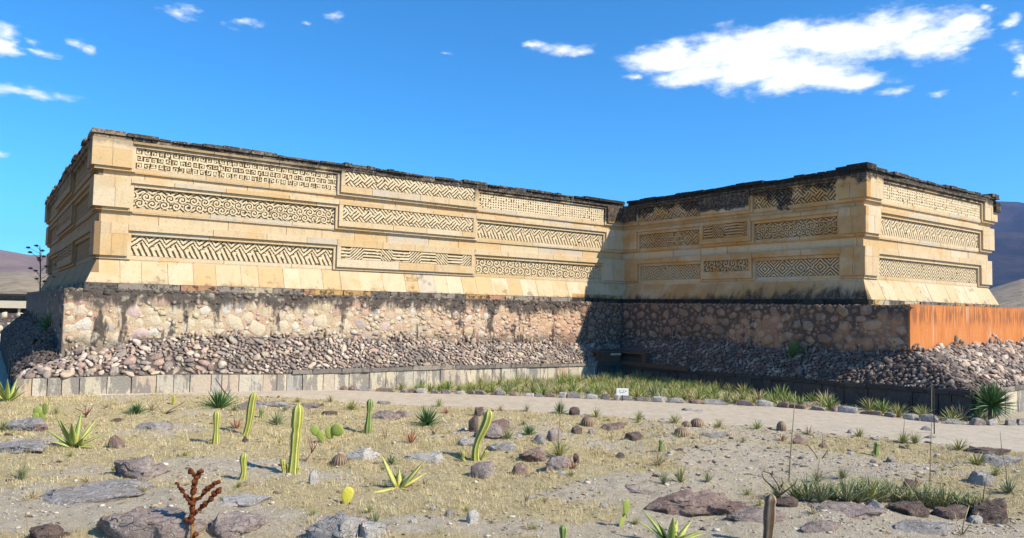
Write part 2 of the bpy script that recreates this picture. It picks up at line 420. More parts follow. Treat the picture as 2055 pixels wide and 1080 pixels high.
def m_cap(g):
    su, sv, z, wing, streak = stone_masks(g)
    c = g.ramp(g.rnd(), [(0, (.25, .215, .18)), (.5, (.17, .145, .125)), (.8, (.32, .27, .21)), (1, (.21, .18, .155))])
    c = g.mix(g.mr(g.noise(6, 6, .7), .45, .65, 0, .7), c, (.07, .06, .055))
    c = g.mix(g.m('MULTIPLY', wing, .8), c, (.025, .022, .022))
    return c, g.bump(g.noise(18, 6, .7), .8, .03)
material('cap_stone', m_cap)
def m_orange(g):
    x, y, z = g.sep(g.pos())[:3]
    st = g.comb(g.m('MULTIPLY', x, 2.6), g.m('MULTIPLY', y, 2.6), g.m('MULTIPLY', z, .35))
    s1 = g.noise(1.0, 6, .6, vec=st); s2 = g.noise(3.2, 5, .6, vec=st)
    c = g.mix(g.mr(s1, .38, .66), (.56, .20, .055), (.47, .15, .042))
    c = g.mix(g.mr(s2, .5, .66, 0, .6), c, (.56, .26, .12))
    band = g.m('ABSOLUTE', g.m('SUBTRACT', z, 2.95))
    dk = g.m('MULTIPLY', g.mr(g.m('ADD', s2, g.m('MULTIPLY', band, -.10)), .43, .56), g.mr(band, .55, .1, 0, .7))
    c = g.mix(dk, c, (.17, .065, .03))
    c = g.mix(g.mr(g.noise(5, 6, .7), .55, .72, 0, .35), c, (.30, .09, .03))
    c = g.mix(g.mr(g.noise(.9, 3, .5, vec=st), .58, .64, 0, .5), c, (.60, .38, .24))
    return c, g.bump(g.noise(12, 6, .7), .35, .03)
material('orange_plaster', m_orange, .8)
def m_dark(g): return g.mix(g.noise(5, 6, .7), (.075, .045, .028), (.14, .09, .06)), g.bump(g.noise(12, 6, .7), .5, .02)
material('brown_panel', m_dark)
material('pale_stone', lambda g: g.mix(g.noise(6, 5), (.62, .55, .42), (.50, .44, .34)))
def m_ground(g):
    at = g.node('ShaderNodeAttribute', attribute_name='cover').outputs['Fac']
    n = g.noise(.9, 8, .65); n3 = g.m('ADD', g.m('MULTIPLY', g.noise(9, 8, .72), .55), g.m('MULTIPLY', g.noise(38, 5, .75), .45))
    bare = g.ramp(n3, [(.33, (.24, .18, .12)), (.43, (.52, .43, .30)), (.54, (.64, .545, .405)), (.66, (.78, .70, .57))])
    grs = g.ramp(n3, [(.33, (.22, .155, .07)), (.43, (.48, .38, .20)), (.54, (.63, .515, .295)), (.66, (.76, .65, .42))])
    f = g.mr(g.m('ADD', at, g.m('MULTIPLY', g.m('SUBTRACT', g.noise(5, 6, .7), .5), .9)), .35, .62)
    c = g.mix(f, bare, grs)
    c = g.mix(g.mr(g.noise(2.6, 6, .7), .60, .72, 0, .4), c, (.36, .31, .12))
    dist = g.sep(g.pos())[1]
    c = g.mix(g.mr(dist, 60, 200), c, (.26, .20, .12))
    sp_ = g.mr(g.voro(38), .05, .16, 1, 0)
    c = g.mix(g.m('MULTIPLY', sp_, g.mr(g.noise(2, 3), .5, .6, 0, .6)), c, (.55, .50, .44))
    return c, g.bump(g.m('ADD', n3, g.m('MULTIPLY', g.noise(45, 5, .7), .7)), 1.0, .09)
material('dry_ground', m_ground)
def m_path(g):
    n = g.noise(4, 8, .7)
    c = g.ramp(n, [(.3, (.37, .30, .225)), (.5, (.48, .405, .31)), (.7, (.54, .465, .37))])
    c = g.mix(g.mr(g.noise(1.1, 7, .7), .48, .62, 0, .55), c, (.40, .335, .25))
    c = g.mix(g.mr(g.noise(26, 4, .7), .60, .68, 0, .5), c, (.25, .20, .16))
    sp_ = g.mr(g.voro(30), .05, .13, .55, 0)
    c = g.mix(sp_, c, (.24, .20, .17))
    return c, g.bump(g.m('ADD', n, g.m('MULTIPLY', g.noise(60, 4, .7), .5)), .6, .025)
material('sandy_path', m_path)
def rockmat(name, a, b, c3):
    def fn(g):
        tcn = g.node('ShaderNodeTexCoord').outputs['Object']
        r = g.node('ShaderNodeObjectInfo').outputs['Random']
        n = g.noise(2.4, 8, .68, dist=.6); w = g.noise(9, 7, .75)
        c = g.mix(g.mr(n, .38, .62), a, b)
        c = g.mix(g.mr(w, .50, .64, 0, .75), c, c3)
        c = g.mix(g.mr(g.noise(25, 4, .7), .3, .45, .7, 0), c, (.07, .05, .045))
        c = g.mix(g.m('MULTIPLY', r, .3), c, a)
        cr_ = g.voro(2.3, vec=g.vm('ADD', g.pos(), g.vm('SCALE', g.node('ShaderNodeTexNoise', {'Scale': 3.0}).outputs['Color'], .8)), feature='DISTANCE_TO_EDGE')
        h = g.m('ADD', g.m('MULTIPLY', w, .8), g.m('ADD', g.mr(cr_, 0, .04, 0, .25), g.m('MULTIPLY', g.noise(40, 4, .7), .35)))
        return c, g.bump(h, 1.0, .07)
    material(name, fn)
rockmat('rock_purple', (.27, .205, .18), (.38, .305, .265), (.52, .45, .39))
rockmat('rock_grey', (.27, .24, .22), (.40, .36, .325), (.56, .52, .47))
rockmat('rock_red', (.235, .15, .12), (.33, .23, .185), (.46, .37, .31))
rockmat('rock_pale', (.47, .43, .38), (.56, .52, .46), (.34, .28, .26))
rockmat('rock_dark', (.12, .085, .07), (.19, .13, .105), (.30, .24, .20))
def leafmat(name, a, b, edge=None, var=.5):
    def fn(g):
        r = g.rnd()
        c = g.mix(g.m('MULTIPLY', r, var), a, b)
        c = g.mix(g.mr(g.noise(14, 4), .4, .7, 0, .5), c, b)
        if edge:
            at = g.node('ShaderNodeAttribute', attribute_name='rib').outputs['Fac']
            c = g.mix(g.mr(at, .35, .9), c, edge)
            c = g.mix(g.mr(g.noise(16, 5, .7), .60, .68, 0, .55), c, (.30, .20, .09))
            c = g.mix(g.mr(g.noise(70, 2, .6), .60, .66, 0, .5), c, (.12, .10, .03))
        return c
    return material(name, fn, .55, .35)
leafmat('yucca_leaf', (.055, .125, .035), (.14, .22, .07))
leafmat('blue_leaf', (.20, .23, .10), (.34, .33, .17))
leafmat('tuft_leaf', (.20, .23, .055), (.38, .34, .12), var=1.0)
leafmat('tuft_green', (.12, .20, .045), (.28, .31, .08), var=1.0)
leafmat('dry_leaf', (.33, .25, .13), (.44, .35, .20), var=1.0)
leafmat('red_leaf', (.30, .12, .06), (.40, .20, .11), var=1.0)
leafmat('twig', (.14, .085, .05), (.24, .15, .09))
leafmat('twig_red', (.26, .10, .075), (.20, .08, .06))
leafmat('stalk', (.30, .22, .12), (.22, .14, .08))
leafmat('agave_green', (.16, .27, .05), (.30, .36, .09), edge=(.62, .58, .17))
leafmat('agave_yellow', (.50, .46, .09), (.40, .36, .10), edge=(.66, .60, .20))
leafmat('cactus_yellow', (.20, .22, .04), (.30, .30, .06), edge=(.64, .57, .15))
leafmat('cactus_green', (.09, .16, .035), (.16, .22, .05), edge=(.38, .40, .13))
leafmat('cactus_brown', (.085, .05, .03), (.17, .10, .06), edge=(.36, .26, .17))
def m_pad(g):
    c = g.mix(g.rnd(), (.22, .30, .055), (.36, .38, .08))
    return g.mix(g.mr(g.voro(32), .03, .10, .75, 0), c, (.16, .15, .04)), g.bump(g.voro(32), .4, .01)
material('pad_green', m_pad, .6, .3)
def m_pady(g):
    return g.mix(g.mr(g.voro(40), .03, .10, .8, 0), (.60, .53, .07), (.30, .24, .04)), g.bump(g.voro(40), .4, .01)
material('pad_yellow', m_pady, .6, .3)
def m_cholla(g):
    c = g.mix(g.mr(g.noise(20, 4), .4, .7), (.10, .022, .008), (.24, .075, .02))
    return c, g.bump(g.noise(90, 3, .7), .8, .02)
material('brown_lumps', m_cholla, .8, .2)
material('brown_stem', lambda g: g.mix(g.noise(15, 4), (.36, .20, .06), (.26, .13, .04)), .7)
material('white_board', lambda g: g.mix(g.noise(6, 3), (.78, .76, .70), (.70, .68, .62)), .6)
material('grey_print', lambda g: (.25, .25, .26), .6)
material('dark_post', lambda g: (.045, .04, .038), .7)
def m_grass(g):
    r = g.node('ShaderNodeNewGeometry').outputs['Random Per Island']
    return g.mix(g.mr(g.noise(1.3, 5, .65), .40, .62), g.ramp(r, [(0, (.74, .61, .37)), (.35, (.62, .50, .28)), (.6, (.80, .68, .46)), (.8, (.46, .39, .16)), (1, (.62, .47, .25))]), g.ramp(r, [(0, (.55, .45, .22)), (.4, (.42, .35, .14)), (.7, (.62, .50, .27)), (1, (.33, .24, .11))]))
material('straw', m_grass, .8)
material('pebble', lambda g: g.ramp(g.rnd(), [(0, (.54, .48, .40)), (.25, (.36, .30, .25)), (.45, (.60, .54, .46)), (.55, (.22, .16, .13)), (.75, (.46, .39, .31)), (1, (.30, .24, .19))], 'CONSTANT'))

# ------------------------------------------------------------------ ground sheet
def axis(segs):
    out = [segs[0][0]]
    for a, b, n in segs: out += list(np.linspace(a, b, n + 1)[1:])
    return np.array(out)
gx = axis([(-6000, -300, 16), (-300, -40, 20), (-40, -16, 40), (-16, 20, 620), (20, 45, 40), (45, 300, 20), (300, 6000, 16)])
gy = axis([(-3000, -40, 12), (-40, 6, 40), (6, 24, 420), (24, 40, 60), (40, 120, 40), (120, 6000, 30)])
GX, GY = np.meshgrid(gx, gy)
GZ = height(GX, GY)
hill_r = np.hypot(GX, GY)
GZ = GZ + .0
nv = GX.size; nx_ = len(gx)
ii = np.arange(nv).reshape(GX.shape)
faces = np.stack([ii[:-1, :-1].ravel(), ii[:-1, 1:].ravel(), ii[1:, 1:].ravel(), ii[1:, :-1].ravel()], 1)
def cover_fn(x, y):
    c = fbm(x * .38 + 40, y * .55 + 9, 5)
    # barer, stony strips on the right and the left foreground
    for px, py, rx, ry, amt in ((1350, 985, 2.2, 1.0, .55), (1480, 925, 1.7, 1.1, .5), (1700, 945, 2.2, .8, .4), (150, 1000, 2.0, 1.0, .5), (450, 1040, 1.2, .6, .5),
                                (420, 940, 2.0, .6, .3), (950, 1060, 1.4, .5, .35), (1850, 1060, 3., .9, .45), (90, 1030, 1.2, .8, .4), (1450, 1060, 1.4, .6, .5)):
        q = g0(px, py); c = c - amt * np.exp(-(((x - q[0]) / rx) ** 2 + ((y - q[1]) / ry) ** 2)) * .9
    return np.clip((c - .22) * 2.8, 0, 1)
ground = mk('ground', np.stack([GX.ravel(), GY.ravel(), GZ.ravel()], 1), faces, 'dry_ground', smooth=True, kind='structure')
at = ground.data.attributes.new('cover', 'FLOAT', 'POINT')
cov = cover_fn(GX, GY) * (1 - sstep(GY, lo_y(GX) - .3, lo_y(GX) + .2) * .6)
at.data.foreach_set('value', cov.ravel().astype(np.float32))

# path sheet
xs = np.linspace(-20, 24, 440); vs = []; fs = []
NP = 14
for i, x in enumerate(xs):
    a = lo_y(x) + (fbm(np.array([x * 1.1]), np.array([3.3]), 5)[0] - .5) * 1.3
    s, _ = ledge_s_g(x, 0)
    # far edge: curb, or the foot of the ledge wall at the left
    if x < cu[0, 0]:
        # ledge line b = -1.74 : y as function of x
        t = (x - (P0[0] - V[0] * 1.74)) / U[0]; yb = P0[1] - V[1] * 1.74 + t * U[1]
        b = min(yb + .35, cu[0, 1] + .9) if t > -1.6 else yb - .2
        b = max(b, a + .3)
    else: b = cu_y(x)
    for j in range(NP + 1):
        y = a + (b - a) * j / NP; vs.append((x, y, H(x, y) + .006 + (.012 if 0 < j < NP else -.01)))
    if i:
        k = i * (NP + 1)
        for j in range(NP): fs.append((k - NP - 1 + j, k + j, k + j + 1, k - NP + j))
mk('path', vs, fs, 'sandy_path', smooth=True, kind='structure')

# ------------------------------------------------------------------ hills
def hill_mesh(name, az0, az1, d0, d1, prof, mat, n=160, m_=24, seed=0, amp=.12):
    vs = []; 
    for i in range(n + 1):
        a = math.radians(az0 + (az1 - az0) * i / n)
        Hm = prof(math.degrees(a))
        for j in range(m_ + 1):
            t = j / m_; d = d0 + (d1 - d0) * t
            zz = math.tan(math.radians(Hm)) * d1 * t ** .8
            x, y = d * math.sin(a), d * math.cos(a)
            rid = mnoise.ridged_multi_fractal(Vector((x / 600 + seed, y / 600, seed)), 1.0, 2.1, 5, 1.0, 2.0)
            zz += (rid - 1.0) * amp * math.tan(math.radians(max(Hm, .5))) * d1 * min(t * 3, 1) * (1 if t < 1 else .35)
            vs.append((x, y, zz - 1.0 if j else -6.0))
    fs = []
    for i in range(n):
        for j in range(m_):
            k = i * (m_ + 1) + j; fs.append((k, k + m_ + 1, k + m_ + 2, k + 1))
    return mk(name, vs, fs, mat, smooth=True, kind='structure')
def m_hillfar(g):
    n = g.noise(.006, 8, .65)
    return g.ramp(n, [(.3, (.008, .013, .028)), (.48, (.018, .024, .040)), (.62, (.06, .045, .05)), (.75, (.03, .034, .042))]), g.bump(g.noise(.02, 8, .7), 1.0, 12.0)
material('far_mountain', m_hillfar)
def m_hillleft(g):
    n = g.noise(.006, 8, .65)
    return g.ramp(n, [(.3, (.14, .09, .08)), (.5, (.24, .16, .12)), (.7, (.30, .21, .15))]), g.bump(g.noise(.02, 8, .7), 1.0, 10.0)
material('brown_hill', m_hillleft)
def m_hillnear(g):
    n = g.noise(.03, 8, .7)
    c = g.ramp(n, [(.3, (.16, .12, .08)), (.5, (.33, .25, .16)), (.7, (.40, .31, .20))])
    c = g.mix(g.mr(g.voro(.12), .15, .35, .8, 0), c, (.09, .085, .05))
    return c, g.bump(g.noise(.08, 6, .7), 1.0, 3.0)
material('near_hill', m_hillnear)
def lerp(xs_, ys_): return lambda a: float(np.interp(a, xs_, ys_))
hill_mesh('mountain', 27, 62, 1500, 3600, lerp([27, 30, 33, 35, 38, 45, 62], [2.0, 5.8, 7.55, 7.35, 7.2, 6.5, 4.0]), 'far_mountain', seed=3, amp=.10)
hill_mesh('hills', -62, -26, 1400, 3000, lerp([-62, -45, -36, -33.5, -31, -26], [2.2, 3.0, 3.3, 2.95, 3.1, 3.3]), 'brown_hill', seed=9, amp=.08)
hill_mesh('foothill', -62, -26, 260, 800, lerp([-62, -38, -34, -31, -26], [1.0, 1.5, 1.95, 1.7, 1.2]), 'near_hill', seed=5, amp=.10)
hill_mesh('foothill', 26, 62, 260, 700, lerp([26, 31, 33, 35, 40, 62], [.6, 1.6, 2.0, 2.7, 3.0, 2.5]), 'near_hill', seed=6, amp=.10)

# ------------------------------------------------------------------ the palace
def fA(s, o, z): return (s, -o, z)
def fW(s, o, z): return (LA - o, -s, z)
def fC(s, o, z): return (LA + s, -LW - o, z)
def fS(s, o, z): return (-o, s, z)
def fE(s, o, z): return (LA + LC + o, -LW + s, z)
palace = empty('stone_palace', (P0[0], P0[1], 0), ROTZ, label='long cream sandstone ruin with bands of carved fretwork, standing on the stone terrace', cat='building')
def pbox(face, s0, s1, o0, o1, z0, z1, name, mat='sandstone', jit=.006, skew=0.0, parent=None, ob=None, ot=None, gap=.006):
    """block with its own mesh; o1 outer; ob/ot: outer offsets at bottom/top if battered"""
    if s1 - s0 < .03 or z1 - z0 < .015: return None
    j = random.uniform(-jit, jit); gs = gap * 1.3
    if ob is None: ob = ot = o1
    P = [face(s0 + gs, o0, z0), face(s1 - gs, o0, z0), face(s1 - gs, ob + j, z0), face(s0 + gs, ob + j, z0),
         face(s0 + gs + skew, o0, z1 - gs * .6), face(s1 - gs + skew, o0, z1 - gs * .6), face(s1 - gs + skew, ot + j, z1 - gs * .6), face(s0 + gs + skew, ot + j, z1 - gs * .6)]
    b = MB(); b.hexa(P)
    return b.build(name, mat, parent or palace)
def course(face, s0, s1, o0, o1, z0, z1, name, lmin=.9, lmax=2.0, **k):
    s = s0
    while s < s1 - .01:
        L = random.uniform(lmin, lmax)
        e = s1 if s + L > s1 - lmin * .5 else s + L
        pbox(face, s, e, o0, o1, z0, z1, name, **k); s = e

def relief_mesh(face, s0, z0, cell, mask, ob, of):
    """raised pattern: mask[j,i] true where the stone strips stand proud"""
    v = []; f = []
    def quad(a, b, c, d):
        n = len(v); v.extend((a, b, c, d)); f.append((n, n + 1, n + 2, n + 3))
    ny, nx = mask.shape
    P = lambda i, j, o: face(s0 + i * cell, o, z0 + j * cell)
    def runs(row):
        d = np.diff(np.concatenate(([0], row.astype(np.int8), [0]))); return zip(np.where(d == 1)[0], np.where(d == -1)[0])
    for j in range(ny):
        for a, b in runs(mask[j]): quad(P(a, j, of), P(b, j, of), P(b, j + 1, of), P(a, j + 1, of))
    pm = np.pad(mask, 1)
    for j in range(ny + 1):
        for sgn in (1, -1):
            e = (pm[j, 1:-1] & ~pm[j + 1, 1:-1]) if sgn == 1 else (~pm[j, 1:-1] & pm[j + 1, 1:-1])
            for a, b in runs(e): quad(P(a, j, ob), P(b, j, ob), P(b, j, of), P(a, j, of))
    for i in range(nx + 1):
        for sgn in (1, -1):
            e = (pm[1:-1, i] & ~pm[1:-1, i + 1]) if sgn == 1 else (~pm[1:-1, i] & pm[1:-1, i + 1])
            for a, b in runs(e): quad(P(i, a, ob), P(i, b, ob), P(i, b, of), P(i, a, of))
    return np.array(v), np.array(f)
SPIR = ["1111110", "1000010", "1011010", "1010010", "1011110", "1000000", "1111111"]
SPT = np.array([[int(c) for c in r] for r in SPIR], bool)
def pattern(kind, X, Y, L, Hh, sd):
    r = np.random.default_rng(sd)
    wx = X + .018 * (vnoise(X * 7 + sd * 3.1, Y * 7) - .5); wy = Y + .018 * (vnoise(X * 7 + 50 + sd, Y * 7 + 9) - .5)
    tri = lambda x, p: np.abs((x / p) % 1 - .5) * 2
    if kind == 'spiral':            # two or three rows of small square spirals
        rows = 3; ch = Hh / rows; cw = .205
        ci = (wx // cw).astype(int); cj = np.clip((wy // ch).astype(int), 0, rows - 1)
        fx = ((wx / cw) % 1) * 7; fy = ((wy / ch) % 1) * 7
        fl = ((ci * 7 + cj * 3 + sd) % 4)
        fx = np.where(fl % 2 == 0, fx, 6.999 - fx); fy = np.where((cj + fl // 2) % 2 == 0, fy, 6.999 - fy)
        return SPT[np.clip(fy.astype(int), 0, 6), np.clip(fx.astype(int), 0, 6)]
    if kind == 'grid':              # tight lattice of small squares
        p = .13; q = Hh / 6
        a = ((wx / p) % 1 < .52); b = ((wy / q) % 1 < .50); rr = r.random((400, 12)) < .12
        ci = np.clip((wx // p).astype(int), 0, 399); cj = np.clip((wy // q).astype(int), 0, 11)
        return (a | b) & ~(rr[ci, cj] & (b & ~a))
    if kind == 'fret':              # stepped diagonal fret with hooks
        P = Hh * .80; y = wy / Hh; t = (wx / P) % 1
        saw = np.where(t < .62, t / .62, (1 - t) / .38)
        st = ((y - saw * .42) * 4.0 + .25) % 1 < .60
        d = ((wx / P + y * .62) * 3.0) % 1 < .58
        hook = (np.abs(t - .30) < .10) & (np.abs(y - .40) < .07)
        return np.where(y > .36 + .34 * saw, st, d | hook)
    if kind == 'lattice':           # basket-woven diagonals
        p = .155; a = (wx + wy * 1.05) / p; b = (wx - wy * 1.05) / p
        sel = (np.floor(a / 3.0) + np.floor(b / 3.0)) % 2 == 0
        return np.where(sel, (a % 1) < .60, (b % 1) < .60)
    if kind == 'zigzag':            # broad parallel bands that step up and down
        P = Hh * 5.6; t = (wx / P) % 1
        base = np.clip((np.abs(t - .5) * 2 - .28) * 2.3, 0, 1) * Hh * 1.15
        lines = ((wy + base) / .115) % 1 < .56
        return lines
    if kind == 'diamond':
        P = Hh * 1.25; d = np.abs((wx % P) - P / 2) * 1.0 + np.abs(wy - Hh / 2) * 1.15
        d2 = np.abs(((wx + P / 2) % P) - P / 2) + np.abs(wy - Hh / 2) * 1.15
        return (d / .15) % 1 < .56
    if kind == 'scroll':            # wave scrolls under a zigzag
        P = .35
        z = ((wy + tri(wx, P * 1.5) * .17) / .125) % 1 < .5
        out = z
        for (yc, ph) in ((.25, 0), (.60, .5)):
            cx = (np.floor(wx / P + ph) + .5 - ph) * P
            dx = wx - cx; dy = wy - Hh * yc; rr = np.hypot(dx, dy); th_ = np.arctan2(dy, dx)
            sp2 = ((rr / .088 - th_ / (2 * np.pi)) % 1) < .55
            out = np.where(rr < .145, sp2, out)
        return out
    if kind == 'curl':
        P = .36; out = ((wx + wy * 1.2) / .13) % 1 < .5
        for (yc, ph) in ((.28, 0.), (.74, .5)):
            k = np.floor(wx / P + ph); cx = (k + .5 - ph) * P
            dx = wx - cx; dy = wy - Hh * yc; rr = np.hypot(dx, dy * .95); th_ = np.arctan2(dy, dx)
            sp2 = ((rr / .11 + (th_ / (2 * np.pi)) * np.where(k % 2 == 0, 1, -1)) % 1) < .55
            out = np.where(rr < .165, sp2, out)
        return out
    if kind == 'mixed':
        return np.where((X // (Hh * 1.4)) % 3 == 0, pattern('lattice', X, Y, L, Hh, sd), np.where((X // (Hh * 1.4)) % 3 == 1, pattern('diamond', X, Y, L, Hh, sd), pattern('spiral', X, Y, L, Hh, sd)))
    return X > -1
def panel(face, s0, s1, z0, z1, ob, of, kind, sd, cell=.0195):
    nx = int((s1 - s0) / cell); ny = int(round((z1 - z0) / cell)); c = (s1 - s0) / nx
    ny = int((z1 - z0) / c)
    X, Y = np.meshgrid((np.arange(nx) + .5) * c, (np.arange(ny) + .5) * c)
    mk_ = pattern(kind, X, Y, s1 - s0, z1 - z0, sd).astype(bool)
    # a few lost pieces of mosaic
    r = np.random.default_rng(sd + 99)
    for _ in range(int((s1 - s0) * 1.6)):
        a, b = r.integers(0, nx), r.integers(0, ny); mk_[b:b + 3, a:a + r.integers(3, 6)] = False
    v, f = relief_mesh(face, s0, z0, c, mk_, ob, of)
    mk('fretwork', v, f, 'sandstone' if face is fW or face is fS else 'fret_stone', palace, kind='stuff')

TIERS = [  # zbot, sunk panel z0,z1 ; low ; high ; L2top ; next bottom ; center panel z0,z1 ; base offset
    dict(zb=1.22, p0=1.40, p1=2.03, low=1.37, high=2.16, top=2.38, nb=2.70, c0=1.67, c1=2.12, o=-.20),
    dict(zb=2.70, p0=2.87, p1=3.50, low=2.84, high=3.62, top=3.76, nb=3.93, c0=3.05, c1=3.62, o=-.12),
    dict(zb=3.93, p0=4.09, p1=4.72, low=4.06, high=4.82, top=4.90, nb=4.90, c0=4.31, c1=4.84, o=-.03)]
BACK = -.42
def build_face(face, L, segs, pats, end0=0.0, end1=0.0, ext0=0.0, ext1=0.0):
    """segs: (kind, s0, s1) along the face; kinds low (plain hanging block), sunk (panel under the moulding), cen (panel in a hanging block)
       end0/end1: how far boxes are cut back (butting another face); ext: how far they run past the corner by their own offset"""
    for ti, T in enumerate(TIERS):
        O = T['o']; z = lambda k: T[k] + EYE
        lo2, st, l0, bk = O + .14, O + .06, O, O - .12
        E0 = lambda o: (-o if ext0 else end0); E1 = lambda o: (L + o if ext1 else L - end1)
        # belt and low strip under the tier
        course(face, E0(l0 + .02), E1(l0 + .02), BACK, l0 + .02, z('top'), z('nb'), 'block', 1.2, 2.6)
        course(face, E0(l0), E1(l0), BACK, l0, z('zb'), z('low') - .10, 'band_stone', 2.0, 3.6, jit=.003)
        for k, (kind, a, b) in enumerate(segs):
            first, last = k == 0, k == len(segs) - 1
            A0 = (lambda o: E0(o)) if first else (lambda o: a)
            B0 = (lambda o: E1(o)) if last else (lambda o: b)
            if kind == 'low':
                w = b - a
                zm = z('low') + (T['top'] - T['low']) * .66
                n = 2 if w < 1.6 else int(w / .9)
                for (za, zc) in ((z('low'), zm), (zm, z('top'))):
                    cuts = [A0(lo2)] + [a + w * (q + random.uniform(.85, 1.15)) / n for q in range(n - 1)] + [B0(lo2)]
                    for q in range(n): pbox(face, cuts[q], cuts[q + 1], BACK, lo2, za, zc, 'block', gap=.003)
                course(face, A0(st), B0(st), BACK, st, z('low') - .10, z('low'), 'moulding_stone', 1.0, 2.2, jit=.003)
            elif kind == 'cen':
                fw_ = .16
                course(face, a, b, BACK, lo2, z('low'), z('c0'), 'block', 1.2, 2.5, jit=.003)
                if T['top'] - T['c1'] > .03: course(face, a, b, BACK, lo2, z('c1'), z('top'), 'block', 1.2, 2.5, jit=.003)
                pbox(face, a, a + fw_, BACK, lo2, z('c0'), z('c1'), 'block'); pbox(face, b - fw_, b, BACK, lo2, z('c0'), z('c1'), 'block')
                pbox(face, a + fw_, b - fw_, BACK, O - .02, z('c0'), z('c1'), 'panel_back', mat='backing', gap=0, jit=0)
                pk = pats[(ti, k)]
                panel(face, a + fw_ + .01, b - fw_ - .01, z('c0') + .01, z('c1') - .01, O - .02, O + .105, pk, ti * 10 + k)
                course(face, a, b, BACK, st, z('low') - .10, z('low'), 'moulding_stone', 1.0, 2.2, jit=.003)
            else:
                course(face, a, b, BACK, lo2, z('high'), z('top'), 'block', 1.2, 2.5, jit=.003)
                course(face, a + .10, b - .10, BACK, st, z('p1'), z('high') - .002, 'moulding_stone', 1.2, 2.6, jit=.003)
                for (q0, q1) in ((a, a + .10), (b - .10, b)):
                    pbox(face, q0, q1, BACK, st, z('low') - .10, z('high') - .002, 'moulding_stone', gap=.001)
                course(face, a + .10, b - .10, BACK, l0 + .004, z('low') - .10, z('p0'), 'band_stone', 1.6, 3.0, jit=.002)
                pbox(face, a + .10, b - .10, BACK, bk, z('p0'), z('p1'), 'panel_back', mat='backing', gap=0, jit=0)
                panel(face, a + .11, b - .11, z('p0') + .005, z('p1') - .005, bk, O - .02, pats[(ti, k)], ti * 10 + k)
    # battered slabs and footing course
    s = -(-.17) if ext0 else end0
    s_end = L + (-.17) if ext1 else L - end1
    s = .17 if ext0 else end0 + .0
    zt, zf = 1.22 + EYE, .53 + EYE
    while s < s_end - .02:
        w = random.uniform(.55, .95); e = s_end if s + w > s_end - .3 else s + w
        sk = random.uniform(-.04, .04)
        # splay the end slabs to close the corner
        a_b, a_t = s, s
        b_b, b_t = e, e
        if s <= .171 and ext0: a_b, a_t = -.12, .17
        if e >= s_end - .001 and ext1: b_b, b_t = L + .12, L - .17
        jj = random.uniform(-.008, .008)
        P = [face(a_b + .005, BACK, zf), face(b_b - .005, BACK, zf), face(b_b - .005, .12 + jj, zf), face(a_b + .005, .12 + jj, zf),
             face(a_t + .005, BACK, zt), face(b_t - .005, BACK, zt), face(b_t - .005, -.17 + jj, zt), face(a_t + .005, -.17 + jj, zt)]
        b = MB(); b.hexa(P); b.build('slab', 'sandstone', palace); s = e
    course(face, -.15 if ext0 else end0, L + .15 if ext1 else L - end1, BACK, .15, .34 + EYE, .525 + EYE, 'footing_stone', .35, 1.3, jit=.035, mat='footing')
def cornice(face, L, e0, e1, x0, x1, z0=4.905, base=.10):
    for (za, zb, o, n0, n1, j) in ((z0, z0 + .10, base, .5, 1.3, .03), (z0 + .105, z0 + .21, base + .06, .25, .95, .05)):
        s = (-o if x0 else e0); end = (L + o if x1 else L - e1)
        while s < end - .02:
            w = random.uniform(n0, n1); e = end if s + w > end - n0 * .5 else s + w
            top = zb + random.uniform(-.045, .03) * (1 if j > .03 else .2)
            b = MB(); jj = random.uniform(-j, j)
            q = [random.uniform(-.015, .015) for _ in range(4)]
            P = [face(s + .008, BACK - .3, za + EYE), face(e - .008, BACK - .3, za + EYE), face(e - .008, o + jj, za + EYE), face(s + .008, o + jj, za + EYE),
                 face(s + .02, BACK - .3, top + EYE + q[0]), face(e - .02, BACK - .3, top + EYE + q[1]), face(e - .03, o + jj - .015, top + EYE + q[2]), face(s + .03, o + jj - .015, top + EYE + q[3])]
            b.hexa(P); b.build('cornice_stone', 'weathered_stone', palace); s = e
segsA = [('low', 0, .98), ('sunk', .98, 7.72), ('cen', 7.72, 13.62), ('sunk', 13.62, 20.82), ('low', 20.82, LA)]
patA = {(2, 1): 'spiral', (2, 2): 'lattice', (2, 3): 'grid', (1, 1): 'scroll', (1, 2): 'lattice', (1, 3): 'fret', (0, 1): 'fret', (0, 2): 'zigzag', (0, 3): 'curl'}
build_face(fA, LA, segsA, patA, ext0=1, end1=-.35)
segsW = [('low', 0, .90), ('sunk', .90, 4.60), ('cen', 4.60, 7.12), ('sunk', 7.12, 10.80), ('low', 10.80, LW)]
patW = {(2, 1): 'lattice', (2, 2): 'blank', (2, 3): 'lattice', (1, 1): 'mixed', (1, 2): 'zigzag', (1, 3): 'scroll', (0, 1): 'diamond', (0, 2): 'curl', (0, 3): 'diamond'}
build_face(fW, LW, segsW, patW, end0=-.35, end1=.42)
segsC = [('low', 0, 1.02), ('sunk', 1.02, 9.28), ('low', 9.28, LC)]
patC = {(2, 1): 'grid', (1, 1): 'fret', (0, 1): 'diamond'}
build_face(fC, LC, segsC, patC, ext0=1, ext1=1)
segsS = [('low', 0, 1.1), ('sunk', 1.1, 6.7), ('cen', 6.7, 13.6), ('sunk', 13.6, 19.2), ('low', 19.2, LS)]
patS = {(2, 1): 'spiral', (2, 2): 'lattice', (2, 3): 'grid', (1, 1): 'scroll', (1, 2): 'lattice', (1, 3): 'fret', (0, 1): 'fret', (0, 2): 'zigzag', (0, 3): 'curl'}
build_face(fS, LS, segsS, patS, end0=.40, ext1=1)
cornice(fA, LA, 0, 0, 1, 0); cornice(fW, LW, .4, .5, 0, 0, base=.11); cornice(fC, LC, 0, 0, 1, 1); cornice(fS, LS, .75, 0, 0, 1)
